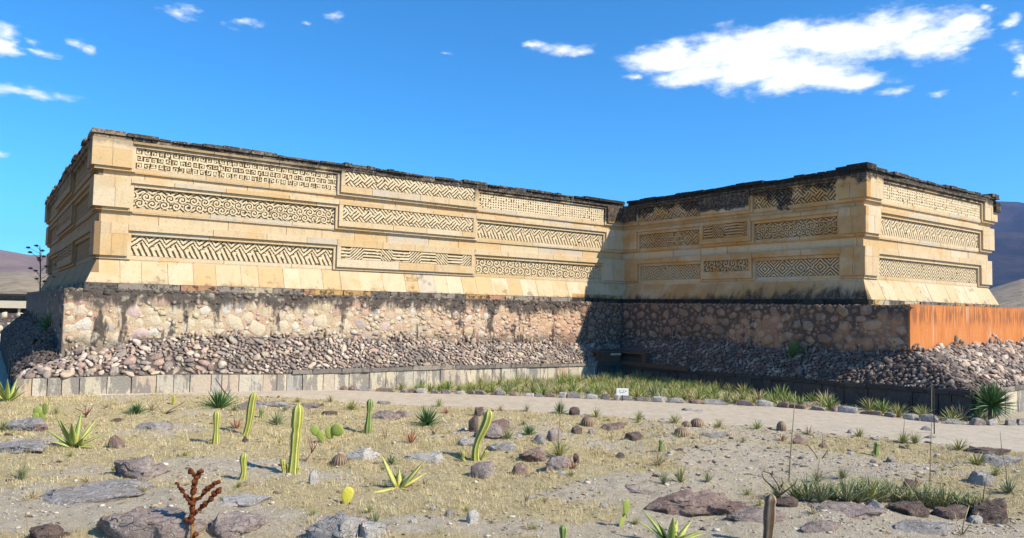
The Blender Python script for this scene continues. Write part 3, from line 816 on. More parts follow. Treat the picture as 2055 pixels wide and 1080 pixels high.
# raised parapet stones over the right-hand corners
for (f_, s0, s1, o0, o1, z0, z1) in ((fW, LW - 1.0, LW - .42, -.5, .16, 5.09, 5.20), (fC, -.14, .50, -.6, .15, 5.09, 5.24), (fC, .5, 1.25, -.6, .14, 5.09, 5.15), (fC, LC - .55, LC + .13, -.6, .18, 5.09, 5.22), (fC, LC - .3, LC + .17, -.5, .22, 4.45, 4.90)):
    pbox(f_, s0, s1, o0, o1, z0 + EYE, z1 + EYE, 'parapet_stone', 'weathered_stone')
# core masonry behind the facing
b = MB()
b.box(-BACK + .002, LA + LC + BACK - .002, -BACK + .002, LS + BACK, 3.2, 7.78)
b.box(LA - BACK + .004, LA + LC + BACK - .004, -LW - BACK + .002, -BACK, 3.2, 7.775)
b.build('wall_core', 'joint_shadow', palace)
b = MB(); b.box(LA + LC + BACK, LA + LC - .14, -LW - BACK, LS, 3.4, 7.77)
b.build('end_wall', 'sandstone', palace)

# ------------------------------------------------------------------ stones packed on a surface
SB = [stone_base(2, 10 + k, boxy=.7, cuts=9, rough=.14, cutlo=.5) for k in range(6)]
SB1 = [stone_base(1, 30 + k, boxy=.7, cuts=5, rough=.16, cutlo=.55) for k in range(10)]
def pack(L, W, sizes, aspect=(1.0, 1.9), cell=.018, keep=1.0, skip=None, tilt=.35, grow=None, seed=0, fill=.88):
    r = np.random.default_rng(seed); nx, ny = int(L / cell), max(int(W / cell), 3)
    occ = np.zeros((ny, nx), bool); out = []
    yy, xx = np.mgrid[0:ny, 0:nx]
    for (rad, tries) in sizes:
        n = int(tries * L * W)
        C = np.stack([r.uniform(0, L, n), r.uniform(0, W, n), r.uniform(.85, 1.2, n) * rad, r.uniform(*aspect, n), r.normal(0, tilt, n)], 1)
        for (x, y, b, asp, ti) in C:
            if skip and skip(x, y): continue
            if grow: b *= grow(x, y)
            a = b * asp; m = int(a / cell) + 1; i, j = int(x / cell), int(y / cell)
            i0, i1, j0, j1 = max(i - m, 0), min(i + m + 1, nx), max(j - m, 0), min(j + m + 1, ny)
            if i1 - i0 < 1 or j1 - j0 < 1: continue
            if y - b * .6 < 0 or y + b * .6 > W or x - a * .7 < 0 or x + a * .7 > L: continue
            dx = (xx[j0:j1, i0:i1] + .5) * cell - x; dy = (yy[j0:j1, i0:i1] + .5) * cell - y
            c, s_ = math.cos(ti), math.sin(ti)
            e = ((dx * c + dy * s_) / a) ** 2 + ((-dx * s_ + dy * c) / b) ** 2 < fill
            if (occ[j0:j1, i0:i1] & e).any(): continue
            occ[j0:j1, i0:i1] |= e; out.append((x, y, a, b, ti))
    return out
def basis_local(n, tdir):
    n = np.array(n, float); n /= np.linalg.norm(n); t = np.array(tdir, float); t /= np.linalg.norm(t); w = np.cross(n, t)
    return t, w, n
def place(stones, surf, proud, thick, jrot=.25, seed=0):
    """surf(x,y)->(pos(3), t(3), w(3), n(3)); returns list of (M 3x3, pos, size)"""
    r = np.random.default_rng(seed); out = []
    for (x, y, a, b, ti) in stones:
        p, t, w, n = surf(x, y)
        c, s_ = math.cos(ti), math.sin(ti)
        t2, w2 = t * c + w * s_, -t * s_ + w * c
        th_ = b * thick * r.uniform(.8, 1.2)
        if jrot:
            q = r.normal(0, jrot); t2 = t2 * math.cos(q) + n * math.sin(q); n2 = np.cross(t2, w2)
        else: n2 = n
        M = np.stack([t2 * a, w2 * b, n2 * th_], 1)
        out.append((M, p + n * th_ * proud, a * b))
    return out
def emit(items, parent, mat, nbig=300, big='stone', rest='small_stones'):
    def key(it):
        w = loc2w(it[1][0], it[1][1]); return -it[2] / (w[1] ** 2) * (1 if abs(w[0]) < w[1] * .74 else .05)
    items = sorted(items, key=key)
    meshes = []
    for k, (v, f) in enumerate(SB1 if False else SB):
        me = bpy.data.meshes.new(big); me.from_pydata([tuple(q) for q in SB1[k][0]], [], [tuple(q) for q in SB1[k][1]]); me.update()
        me.polygons.foreach_set('use_smooth', [True] * len(me.polygons)); me.materials.append(MATS[mat]); meshes.append(me)
    for (M, p, s_) in items[:nbig]:
        o = inst(big, random.choice(meshes), parent)
        mm = Matrix.Identity(4)
        for i in range(3):
            for j in range(3): mm[i][j] = M[i, j]
            mm[i][3] = p[i]
        o.matrix_basis = mm
    V_, F_ = [], []; n = 0
    for (M, p, s_) in items[nbig:]:
        v, f = SB1[random.randrange(6)]
        V_.append(v @ M.T + p); F_.append(f + n); n += len(v)
    if V_: mk(rest, np.concatenate(V_), np.concatenate(F_), mat, parent, smooth=True, kind='stuff')

# ------------------------------------------------------------------ terrace (upper mortared wall)
TO, TE = .68, 1.76         # offsets in front of the faces; the wing's end runs further out
ZT = .33 + EYE
terrace = empty('terrace_wall', (P0[0], P0[1], 0), ROTZ, label='mortared rubble-stone terrace wall carrying the carved building, black-stained in its right half', cat='wall')
b = MB()
b.box(-TO, LA + LC + 4, -TO, LS + 1, .2, ZT)
b.box(LA - TO, LA + LC + 6, -LW - TE + .02, -TO - .001, .2, ZT - .002)
b.build('wall_body', 'wall_mortar', terrace)
items = []
H0, H1 = 1.15, 3.20
def surfA(x, y): return np.array([x - TO, -TO, y + H0]), np.array([1., 0, 0]), np.array([0, 0, 1.]), np.array([0, -1., 0])
def surfW(x, y): return np.array([LA - TO, -TO - x, y + H0]), np.array([0, -1., 0]), np.array([0, 0, 1.]), np.array([-1., 0, 0])
def surfS(x, y): return np.array([-TO, -TO + x, y + H0]), np.array([0, 1., 0]), np.array([0, 0, 1.]), np.array([-1., 0, 0])
gA = lambda x, y: 1.25 if x < 9 else .85
szW = [(.17, 10), (.125, 50), (.09, 170), (.062, 300), (.042, 300)]
sA = pack(LA, H1 - H0, szW, grow=gA, seed=1, fill=.80)
items += place(sA, surfA, -.30, .24, jrot=.04, seed=1)
sW = pack(LW + TE - TO, H1 - H0, [(.17, 10), (.12, 30), (.085, 80), (.055, 160)], seed=2, fill=1.0)
items += place(sW, surfW, -.25, .45, jrot=.05, seed=2)
sS = pack(8, H1 - H0, [(.15, 5), (.10, 14), (.07, 30)], seed=3, fill=1.2)
items += place(sS, surfS, -.5, .62, jrot=.05, seed=3)
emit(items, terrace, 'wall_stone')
# top edging row of small stones
for nm, fn, L in (('edging', fA, LA - .7), ('edging', fW, LW + TE)):
    pass
tops = []
for k, (f_, s0, s1) in enumerate(((fA, -.6, LA - .75), (fW, .72, LW + TE - .05))):
    s = s0; r_ = np.random.default_rng(50 + k)
    while s < s1:
        a = r_.uniform(.05, .13); p = np.array(f_(s + a, TO - .05, ZT - .03 + r_.uniform(-.02, .01)))
        M = np.diag([a, r_.uniform(.06, .10), r_.uniform(.04, .07)]) if f_ is fA else np.array([[0, .08, 0], [a, 0, 0], [0, 0, .055]])
        tops.append((M, p, a)); s += 2 * a
emit(tops, terrace, 'wall_stone', nbig=0, rest='edging_stones')

# orange plastered wall (end of the terrace)
pl = empty('plastered_wall', (P0[0], P0[1], 0), ROTZ, label='rust-orange plastered wall rising above the cobbled slope at the right', cat='wall')
b = MB(); b.box(LA - TO - .01, LA + LC + 14, -LW - TE - .03, -LW - TE + .02, .6, ZT + .01); b.build('plaster_face', 'orange_plaster', pl)
b = MB(); b.box(LA - TO - .01, LA + LC + 14, -LW - TE - .035, -LW - TE + .25, ZT + .012, ZT + .035); b.build('coping', 'orange_plaster', pl)

# ------------------------------------------------------------------ ledge (cut-stone base course)
LO = 1.74; LE = 3.96
zA = lambda s: EYE + float(np.interp(s, [-1.7, 2, 6, 12.3, 20.2], [-2.10, -2.13, -2.26, -2.29, -2.40]))      # underside of cap
zW = lambda s: EYE + float(np.interp(s, [1.7, 5.5, 15.8], [-2.50, -2.44, -2.24]))
zC = lambda s: EYE - 2.24 + .02 * max(s, 0)
zS = lambda s: EYE - 2.10 + .02 * s
ledge = empty('ledge_wall', (P0[0], P0[1], 0), ROTZ, label='low base wall of upright cut blocks with a dark thin cap, at the foot of the cobbled slope', cat='wall')
def ledge_run(face, s0, s1, off, zf, cap_from=-99, wmin=.3, wmax=.75, cap=True, thick=.25):
    s = s0
    while s < s1 - .02:
        w = random.uniform(wmin, wmax); e = s1 if s + w > s1 - .2 else s + w
        j = random.uniform(-.02, .02); dz = random.uniform(-.015, .0)
        P = [face(s + .008, off - thick, -.3), face(e - .008, off - thick, -.3), face(e - .008, off + j, -.3), face(s + .008, off + j, -.3),
             face(s + .008, off - thick, zf(s) + dz), face(e - .008, off - thick, zf(e) + dz), face(e - .012, off + j, zf(e) + dz), face(s + .012, off + j, zf(s) + dz)]
        b = MB(); b.hexa(P); b.build('block', 'ledge_stone', ledge); s = e
    if cap:
        s = max(s0, cap_from)
        while s < s1 - .02:
            w = random.uniform(.6, 1.8); e = s1 if s + w > s1 - .4 else s + w
            h = random.uniform(.11, .15); o = off + .05 + random.uniform(-.02, .02)
            P = [face(s + .006, off - .3, zf(s) + .004), face(e - .006, off - .3, zf(e) + .004), face(e - .006, o, zf(e) + .004), face(s + .006, o, zf(s) + .004),
                 face(s + .006, off - .3, zf(s) + h), face(e - .006, off - .3, zf(e) + h), face(e - .02, o - .01, zf(e) + h), face(s + .02, o - .01, zf(s) + h)]
            b = MB(); b.hexa(P); b.build('cap_stone', 'cap_stone', ledge); s = e
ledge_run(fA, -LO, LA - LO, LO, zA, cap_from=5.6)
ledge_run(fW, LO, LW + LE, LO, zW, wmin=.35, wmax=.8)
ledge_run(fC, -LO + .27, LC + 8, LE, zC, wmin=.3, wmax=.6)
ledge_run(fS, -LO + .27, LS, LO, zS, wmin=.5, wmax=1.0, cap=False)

# ------------------------------------------------------------------ rubble slope
rub = empty('rubble_slope', (P0[0], P0[1], 0), ROTZ, label='sloping skirt of grey and pink cobbles between terrace wall and low base wall', cat='slope')
def slope_pts(face, s0, s1, e0, e1, oL, oT, zl, zt, n=60):
    """lower edge from s0..s1 at offset oL; upper edge from e0..e1 at offset oT"""
    def q(t, w):
        s = (s0 + (s1 - s0) * t) * (1 - w) + (e0 + (e1 - e0) * t) * w; o = oL + (oT - oL) * w
        sl = s0 + (s1 - s0) * t; z = zl(sl) * (1 - w) + zt(e0 + (e1 - e0) * t) * w
        z += .05 * math.sin(w * math.pi)
        return np.array(face(s, o, z))
    return q
ztA = lambda s: EYE + float(np.interp(s, [-.7, .9, 1.4, 6, 10, 12.7, 18.3, 21], [-1.62, -1.35, -1.05, -1.03, -1.20, -1.29, -1.45, -1.45]))
ztW = lambda s: EYE + float(np.interp(s, [.5, 3, 5, 9, 11.5, 13.6], [-1.2, -1.05, -1.07, -1.28, -1.21, -1.0]))
ztC = lambda s: EYE + float(np.interp(s, [-.7, 1.5, 4, 20], [-1.08, -.95, -.90, -.8]))
ztS = lambda s: EYE + float(np.interp(s, [-.7, 1.0, 3, 21], [-1.62, -1.0, -.85, -.7]))
capA = lambda s: zA(s) + (.13 if s > 5.6 else .02)
capW = lambda s: zW(s) + .13
quads = [(slope_pts(fA, -LO + .02, LA - LO - .02, -TO, LA - TO, LO - .02, TO, capA, ztA), LA, 1.55),
         (slope_pts(fW, LO, LW + LE, TO, LW + TE, LO - .02, TO, capW, ztW), LW + 2.4, 1.55),
         (slope_pts(fC, -LO, LC + 8, -TO, LC + 8, LE - .02, TE, lambda s: zC(s) + .13, ztC), LC + 9, 2.6),
         (slope_pts(fS, -LO, LS, -TO, LS, LO - .02, TO, lambda s: zS(s) + .01, ztS), LS * .8, 1.6)]
bmv, bmf = [], []
for q, L, W in quads:
    n, m_ = 60, 6; base = len(bmv)
    for i in range(n + 1):
        for j in range(m_ + 1): 
            p = q(i / n, j / m_) - np.array([0, 0, .05]); bmv.append(tuple(p))
    for i in range(n):
        for j in range(m_): k = base + i * (m_ + 1) + j; bmf.append((k, k + m_ + 1, k + m_ + 2, k + 1))
mk('mortar_bed', bmv, bmf, 'rubble_mortar', rub, smooth=True)
items = []
def in_tomb_A(x, y): return x > 20.55 and y < .95
def in_tomb_W(x, y): return x < 1.5 and y < .95
for k, (q, L, W) in enumerate(quads):
    def surf(x, y, q=q, L=L, W=W):
        t, w = min(x / L, 1), min(y / W, 1); p = q(t, w); e = 1e-3
        if y > W - .22: p = p + np.array([0, 0, .16 * (math.sin(x * 1.9 + k) + math.sin(x * 4.3)) * (y - W + .22) / .22])
        dt = q(t + e, w) - p; dw = q(t, min(w + e, 1) if w < .999 else w - e) - p
        if w >= .999: dw = -dw
        T_ = dt / np.linalg.norm(dt); n_ = np.cross(dt, dw); n_ /= np.linalg.norm(n_)
        if n_[2] < 0: n_ = -n_
        return p, T_, np.cross(n_, T_), n_
    sz = [(.10, 1.5), (.075, 8), (.056, 60), (.042, 260), (.032, 380), (.024, 300)] if k != 2 else [(.12, 2), (.095, 8), (.072, 60), (.055, 160), (.042, 220), (.03, 160)]
    grow = (lambda x, y: 1.5 if (x < 5 and y < .6) else 1.0) if k == 0 else None
    st = pack(L, W, sz, aspect=(1.0, 2.6), tilt=.7, seed=20 + k, grow=grow, skip={0: in_tomb_A, 1: in_tomb_W}.get(k), fill=.80)
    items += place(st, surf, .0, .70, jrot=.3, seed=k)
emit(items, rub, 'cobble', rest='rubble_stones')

# sunken tomb doorway in the inner corner
tomb = empty('doorway', (P0[0], P0[1], 0), ROTZ, label='dark doorway framed by brown slabs in the inner corner of the base wall', cat='doorway')
b = MB(); b.box(LA - LO - 1.30, LA - LO - .001, -LO + .02 - .001, -LO + .22, EYE - 2.262, EYE - 1.86); b.build('side_panel', 'brown_panel', tomb)
b = MB(); b.box(LA - LO - .62, LA - LO - .005, -LO - .012, -LO + .018, EYE - 1.95, EYE - 1.87); b.build('pale_strip', 'pale_stone', tomb)
b = MB(); b.box(LA - LO - 1.36, LA - LO + 1.3, -LO - .04, -LO + 1.1, EYE - 1.855, EYE - 1.78); b.build('lintel', 'brown_panel', tomb)
b = MB()
b.box(LA - LO + .5, LA - LO + .7, -LO - 1.2, -LO - .001, EYE - 2.5, EYE - 1.86)
b.box(LA - LO + .0, LA - LO + .5, -LO - 1.45, -LO - 1.2, EYE - 2.36, EYE - 1.86); b.build('doorway_wall', 'brown_panel', tomb)
b = MB(); b.box(LA - LO - .05, LA - LO + 1.3, -LO - 1.45, -LO - .045, EYE - 1.857, EYE - 1.79); b.build('lintel', 'brown_panel', tomb)
b = MB(); b.box(LA - LO - .09, LA - LO + .2, -LO - 3.8, -LO - .06, EYE - 2.36, EYE - 2.20); b.build('sill_beam', 'brown_panel', tomb)

# ------------------------------------------------------------------ vegetation helpers
def leaf(b, base, az, el, L, w, curl=.0, segs=4, thick=.12, rib=None, shape=(.55, 1.0, .9, .55, .03)):
    """closed leaf with diamond section, starting at base, drooping by curl"""
    p = Vector(base); d_el = el; n0 = len(b.v)
    side = Vector((-math.sin(az), math.cos(az), 0))
    for i in range(segs + 1):
        t = i / segs
        ww = w * np.interp(t, np.linspace(0, 1, len(shape)), shape) * .5
        d = Vector((math.cos(az) * math.cos(d_el), math.sin(az) * math.cos(d_el), math.sin(d_el)))
        nrm = d.cross(side) * -1
        lift = ww * .55
        b.v += [tuple(p + side * ww + nrm * lift), tuple(p - nrm * .0), tuple(p - side * ww + nrm * lift), tuple(p - nrm * (ww * thick * 2 + .002))]
        if rib is not None: rib += [1, 0, 1, .3]
        p = p + d * (L / segs); d_el -= curl / segs
    for i in range(segs):
        for k in range(4):
            a = n0 + i * 4 + k; c = n0 + i * 4 + (k + 1) % 4
            b.f.append((a, c, c + 4, a + 4))
    b.f.append((n0, n0 + 3, n0 + 2, n0 + 1)); e = n0 + segs * 4; b.f.append((e, e + 1, e + 2, e + 3))
def rosette_mesh(name, mat, n, L, w, elmin, elmax, curl=.2, seed=0, segs=3, base_r=.03, var=.25, zoff=0.0):
    r = random.Random(seed); b = MB()
    for i in range(n):
        t = (i + .5) / n; el = elmin + (elmax - elmin) * t ** .8 + r.uniform(-.12, .12); az = i * 2.39996 + r.uniform(-.25, .25)
        LL = L * r.uniform(1 - var, 1.0)
        leaf(b, (base_r * math.cos(az), base_r * math.sin(az), zoff + .02 * r.random() * L), az, el, LL, w, curl * r.uniform(.3, 1.6), segs, shape=(.6, 1, .7, .05) if segs == 3 else (.55, 1, .9, .55, .03))
    return b.mesh(name, mat, smooth=False)
ROS = {
    'yucca': [rosette_mesh('leaves', 'yucca_leaf', 60, 1.0, .075, -.25, 1.5, .12, s) for s in range(3)],
    'blue': [rosette_mesh('leaves', 'blue_leaf', 34, 1.0, .085, .05, 1.45, .15, 10 + s) for s in range(3)],
    'green': [rosette_mesh('leaves', 'tuft_green', 26, 1.0, .07, .25, 1.5, .35, 20 + s) for s in range(5)],
    'olive': [rosette_mesh('leaves', 'tuft_leaf', 30, 1.0, .06, .2, 1.5, .4, 30 + s) for s in range(6)],
    'dry': [rosette_mesh('leaves', 'dry_leaf', 22, 1.0, .06, .15, 1.45, .5, 40 + s) for s in range(4)],
    'red': [rosette_mesh('leaves', 'red_leaf', 16, 1.0, .09, .5, 1.45, .2, 50 + s) for s in range(2)],
    'grass': [rosette_mesh('leaves', 'blue_leaf', 34, 1.0, .045, .7, 1.5, .5, 60 + s) for s in range(4)],
    'grasso': [rosette_mesh('leaves', 'tuft_leaf', 40, 1.0, .04, .6, 1.5, .6, 70 + s) for s in range(4)],
}
NOBJ = {'c': 0}
def spiky(px, py, hpx, kind, name, label, cat, k=None, group=None, wide=1.0):
    x, y, z, mp = gp(px, py); me = ROS[kind][random.randrange(len(ROS[kind])) if k is None else k]
    s = hpx * mp * 1.06
    o = inst(name, me, None, (x, y, z - .01), (0, 0, random.uniform(0, 6.28)), (s * wide, s * wide, s), label=label, cat=cat)
    if group: o['group'] = group
    return o

# ------------------------------------------------------------------ columnar cacti
def cactus(px, py, tx, ty, wpx, mat, label, ribs=6, waist=None, pups=(), bend=0.0):
    x, y, z, mp = gp(px, py)
    hh = (py - ty) * mp * 1.01; dx = (tx - px) * mp; r0 = wpx * mp * .5
    root = empty('columnar_cactus', (x, y, z), 0, label=label, cat='cactus')
    def column(name, bx, by, dxx, hh, r0, seed, parent):
        v, f, rib = [], [], []; n = ribs * 4; m_ = 16; rr = random.Random(seed)
        prof = []
        for i in range(m_ + 1):
            t = i / m_
            if t < .86: rad = r0 * (.86 + .14 * math.sin(t * 7 + seed)) * (1 + (.10 if t < .3 else 0))
            else: rad = r0 * math.sqrt(max(1 - ((t - .86) / .142) ** 2, .0025))
            if waist and abs(t - waist) < .05: rad *= .72
            prof.append((t, rad))
        for t, rad in prof:
            cx = bx + dxx * t + bend * r0 * 3 * math.sin(t * math.pi * 1.8); cy = by; cz = -.03 + hh * t
            for k in range(n):
                a = 2 * math.pi * k / n + .3; rb = .5 + .5 * math.cos(a * ribs - .3 * ribs)
                q = rad * (.66 + .36 * rb ** .7)
                v.append((cx + q * math.cos(a), cy + q * math.sin(a), cz)); rib.append(rb ** 1.5)
        for i in range(m_):
            for k in range(n):
                k2 = (k + 1) % n; f.append((i * n + k, i * n + k2, (i + 1) * n + k2, (i + 1) * n + k))
        f.append(tuple(range(m_ * n, m_ * n + n)))
        o = mk(name, v, f, mat, parent, smooth=True)
        at = o.data.attributes.new('rib', 'FLOAT', 'POINT'); at.data.foreach_set('value', np.array(rib, np.float32))
        return o
    column('stem', 0, 0, dx, hh, r0, int(px) % 17, root)
    for (ox, ph, pw) in pups: column('offshoot', ox * mp, -.02, ox * mp * .3, ph * mp, pw * mp * .5, 3, root)
    return root
cactus(433, 890, 433, 822, 14, 'cactus_yellow', 'yellow ribbed column cactus, straight, left of the leaning one near the path')
cactus(492, 874, 508, 786, 16, 'cactus_yellow', 'tall yellow-green column cactus leaning to the right beside a brown rock', bend=.06)
cactus(587, 950, 594, 808, 23, 'cactus_yellow', 'tallest yellow-green column cactus with small offshoots at its base', ribs=6, waist=.62, pups=((-15, 32, 12), (-6, 24, 10), (10, 18, 9)))
cactus(738, 869, 741, 800, 14, 'cactus_green', 'green column cactus with a pinched waist, right of the prickly pear', waist=.62)
cactus(484, 963, 491, 907, 15, 'cactus_yellow', 'short leaning yellow cactus with a brown stem base, in open dry grass', bend=.12)
cactus(955, 921, 976, 819, 21, 'cactus_yellow', 'curved yellow-green column cactus standing over the round purple boulder', bend=-.16, pups=((-22, 18, 8), (14, 22, 9)))
cactus(524, 839, 525, 818, 10, 'cactus_green', 'tiny green column cactus between leaning cactus and blue-green yucca')
cactus(1326, 907, 1326, 880, 10, 'cactus_green', 'small dark green cactus rising behind a dry spiky clump')
cactus(1757, 914, 1760, 884, 12, 'cactus_green', 'short striped green cactus standing alone near the path at the right')
cactus(1130, 1095, 1130, 1050, 18, 'cactus_green', 'green striped cactus cut off by the bottom edge of the picture')
cactus(1540, 1092, 1549, 990, 26, 'cactus_brown', 'dark brown dying column cactus beside the bare forked shrub', ribs=5, bend=.02)
cactus(349, 805, 348, 784, 7, 'cactus_yellow', 'thin pale yellow cactus stub in the clump near the base wall')

# ------------------------------------------------------------------ prickly pears
def pad_mesh(mat):
    v, f = ICO[3]; v = v.copy(); v[:, 0] *= .5 * (1 + .18 * v[:, 2]); v[:, 1] *= .11; v[:, 2] *= .5; v[:, 2] += .5
    me = bpy.data.meshes.new('pad'); me.from_pydata([tuple(q) for q in v], [], [tuple(q) for q in f]); me.update()
    me.polygons.foreach_set('use_smooth', [True] * len(me.polygons)); me.materials.append(MATS[mat]); return me
PADG, PADY = pad_mesh('pad_green'), pad_mesh('pad_yellow')
def pear(px, py, pads, label, me=PADG):
    x, y, z, mp = gp(px, py); root = empty('prickly_pear', (x, y, z), 0, label=label, cat='cactus')
    for (ox, oz, w, h, tilt, yaw) in pads:
        inst('pad', me, root, (ox * mp, random.uniform(-.02, .02), oz * mp - .01), (0, tilt, yaw), (w * mp, w * mp, h * mp))
pear(650, 889, [(-3, 2, 15, 24, -.3, .1), (10, 8, 20, 27, .1, .2), (-14, 14, 16, 22, -.4, .3), (18, 18, 26, 25, .75, -.1), (10, 30, 4, 9, .5, 0), (-22, 30, 3, 10, -.6, 0)], 'yellow-green prickly pear of several round pads beyond the pale ground stone')
pear(84, 830, [(-10, 0, 13, 18, -.15, .2), (0, 0, 14, 20, .1, 0), (-9, 12, 16, 18, -.1, .1), (5, 14, 15, 24, .1, -.2)], 'cluster of upright green pads beside the big rocks, near the left edge')
pear(693, 1011, [(0, 0, 23, 36, .2, .15)], 'single upright yellow pad standing in dry grass', PADY)
pear(1243, 1057, [(0, 0, 12, 30, .45, .5), (12, 24, 14, 32, .05, .2)], 'slender plant of two stacked dull green pads left of the big reddish boulder')

# ------------------------------------------------------------------ broad agaves (each leaf a part)
def agave(px, py, leaves, mat, label, curl=.3):
    x, y, z, mp = gp(px, py); root = empty('agave', (x, y, z), 0, label=label, cat='agave')
    for (az, el, L, w) in leaves:
        b = MB(); rib = []; a = math.radians(az)
        leaf(b, (.03 * math.cos(a), .03 * math.sin(a), 0), a, math.radians(el), L * mp, w * mp, curl, segs=7, rib=rib, shape=(.7, .85, 1.0, .95, .8, .55, .28, .02))
        o = b.build('leaf', mat, root, smooth=True)
        at = o.data.attributes.new('rib', 'FLOAT', 'POINT'); at.data.foreach_set('value', np.array(rib, np.float32))
agave(149, 897, [(180, 38, 62, 11), (0, 32, 78, 12), (250, 70, 72, 14), (290, 66, 66, 14), (100, 78, 74, 12), (170, 62, 75, 12), (20, 55, 60, 11), (220, 30, 42, 12), (320, 38, 50, 13), (60, 60, 68, 11), (140, 45, 50, 10), (350, 12, 46, 10)], 'agave_green', 'broad-leaved green and yellow agave with splayed leaves among the rocks at the left', .35)
agave(801, 978, [(188, 66, 76, 22), (350, 52, 80, 22), (222, 2, 66, 19), (315, 0, 76, 18), (100, 55, 40, 14), (20, 30, 60, 14)], 'agave_yellow', 'yellow agave with four splayed thick leaves over a dark spiky clump', .15)
agave(1347, 1092, [(185, 45, 80, 15), (265, 82, 66, 20), (160, 58, 82, 16), (20, 55, 62, 17), (340, 42, 64, 18), (0, 30, 72, 16), (200, 70, 60, 15), (60, 60, 55, 15), (300, 48, 52, 17)], 'agave_green', 'bright green broad-leaved agave at the bottom edge of the picture', .45)
agave(15, 806, [(200, 65, 52, 9), (250, 75, 56, 9), (300, 70, 54, 9), (340, 55, 48, 9), (0, 40, 42, 9), (90, 70, 52, 9), (150, 55, 48, 9), (220, 50, 44, 9), (280, 50, 46, 9), (30, 62, 50, 8), (180, 35, 40, 8)], 'agave_green', 'bright yellow-green agave in front of the corner of the base wall, far left', .3)
spiky(800, 968, 24, 'yucca', 'spiky_plant', 'dark spiky clump growing under the splayed yellow agave', 'plant', wide=1.25)
spiky(8, 832, 24, 'blue', 'spiky_plant', 'bluish rosette below the bright agave at the left edge', 'plant')

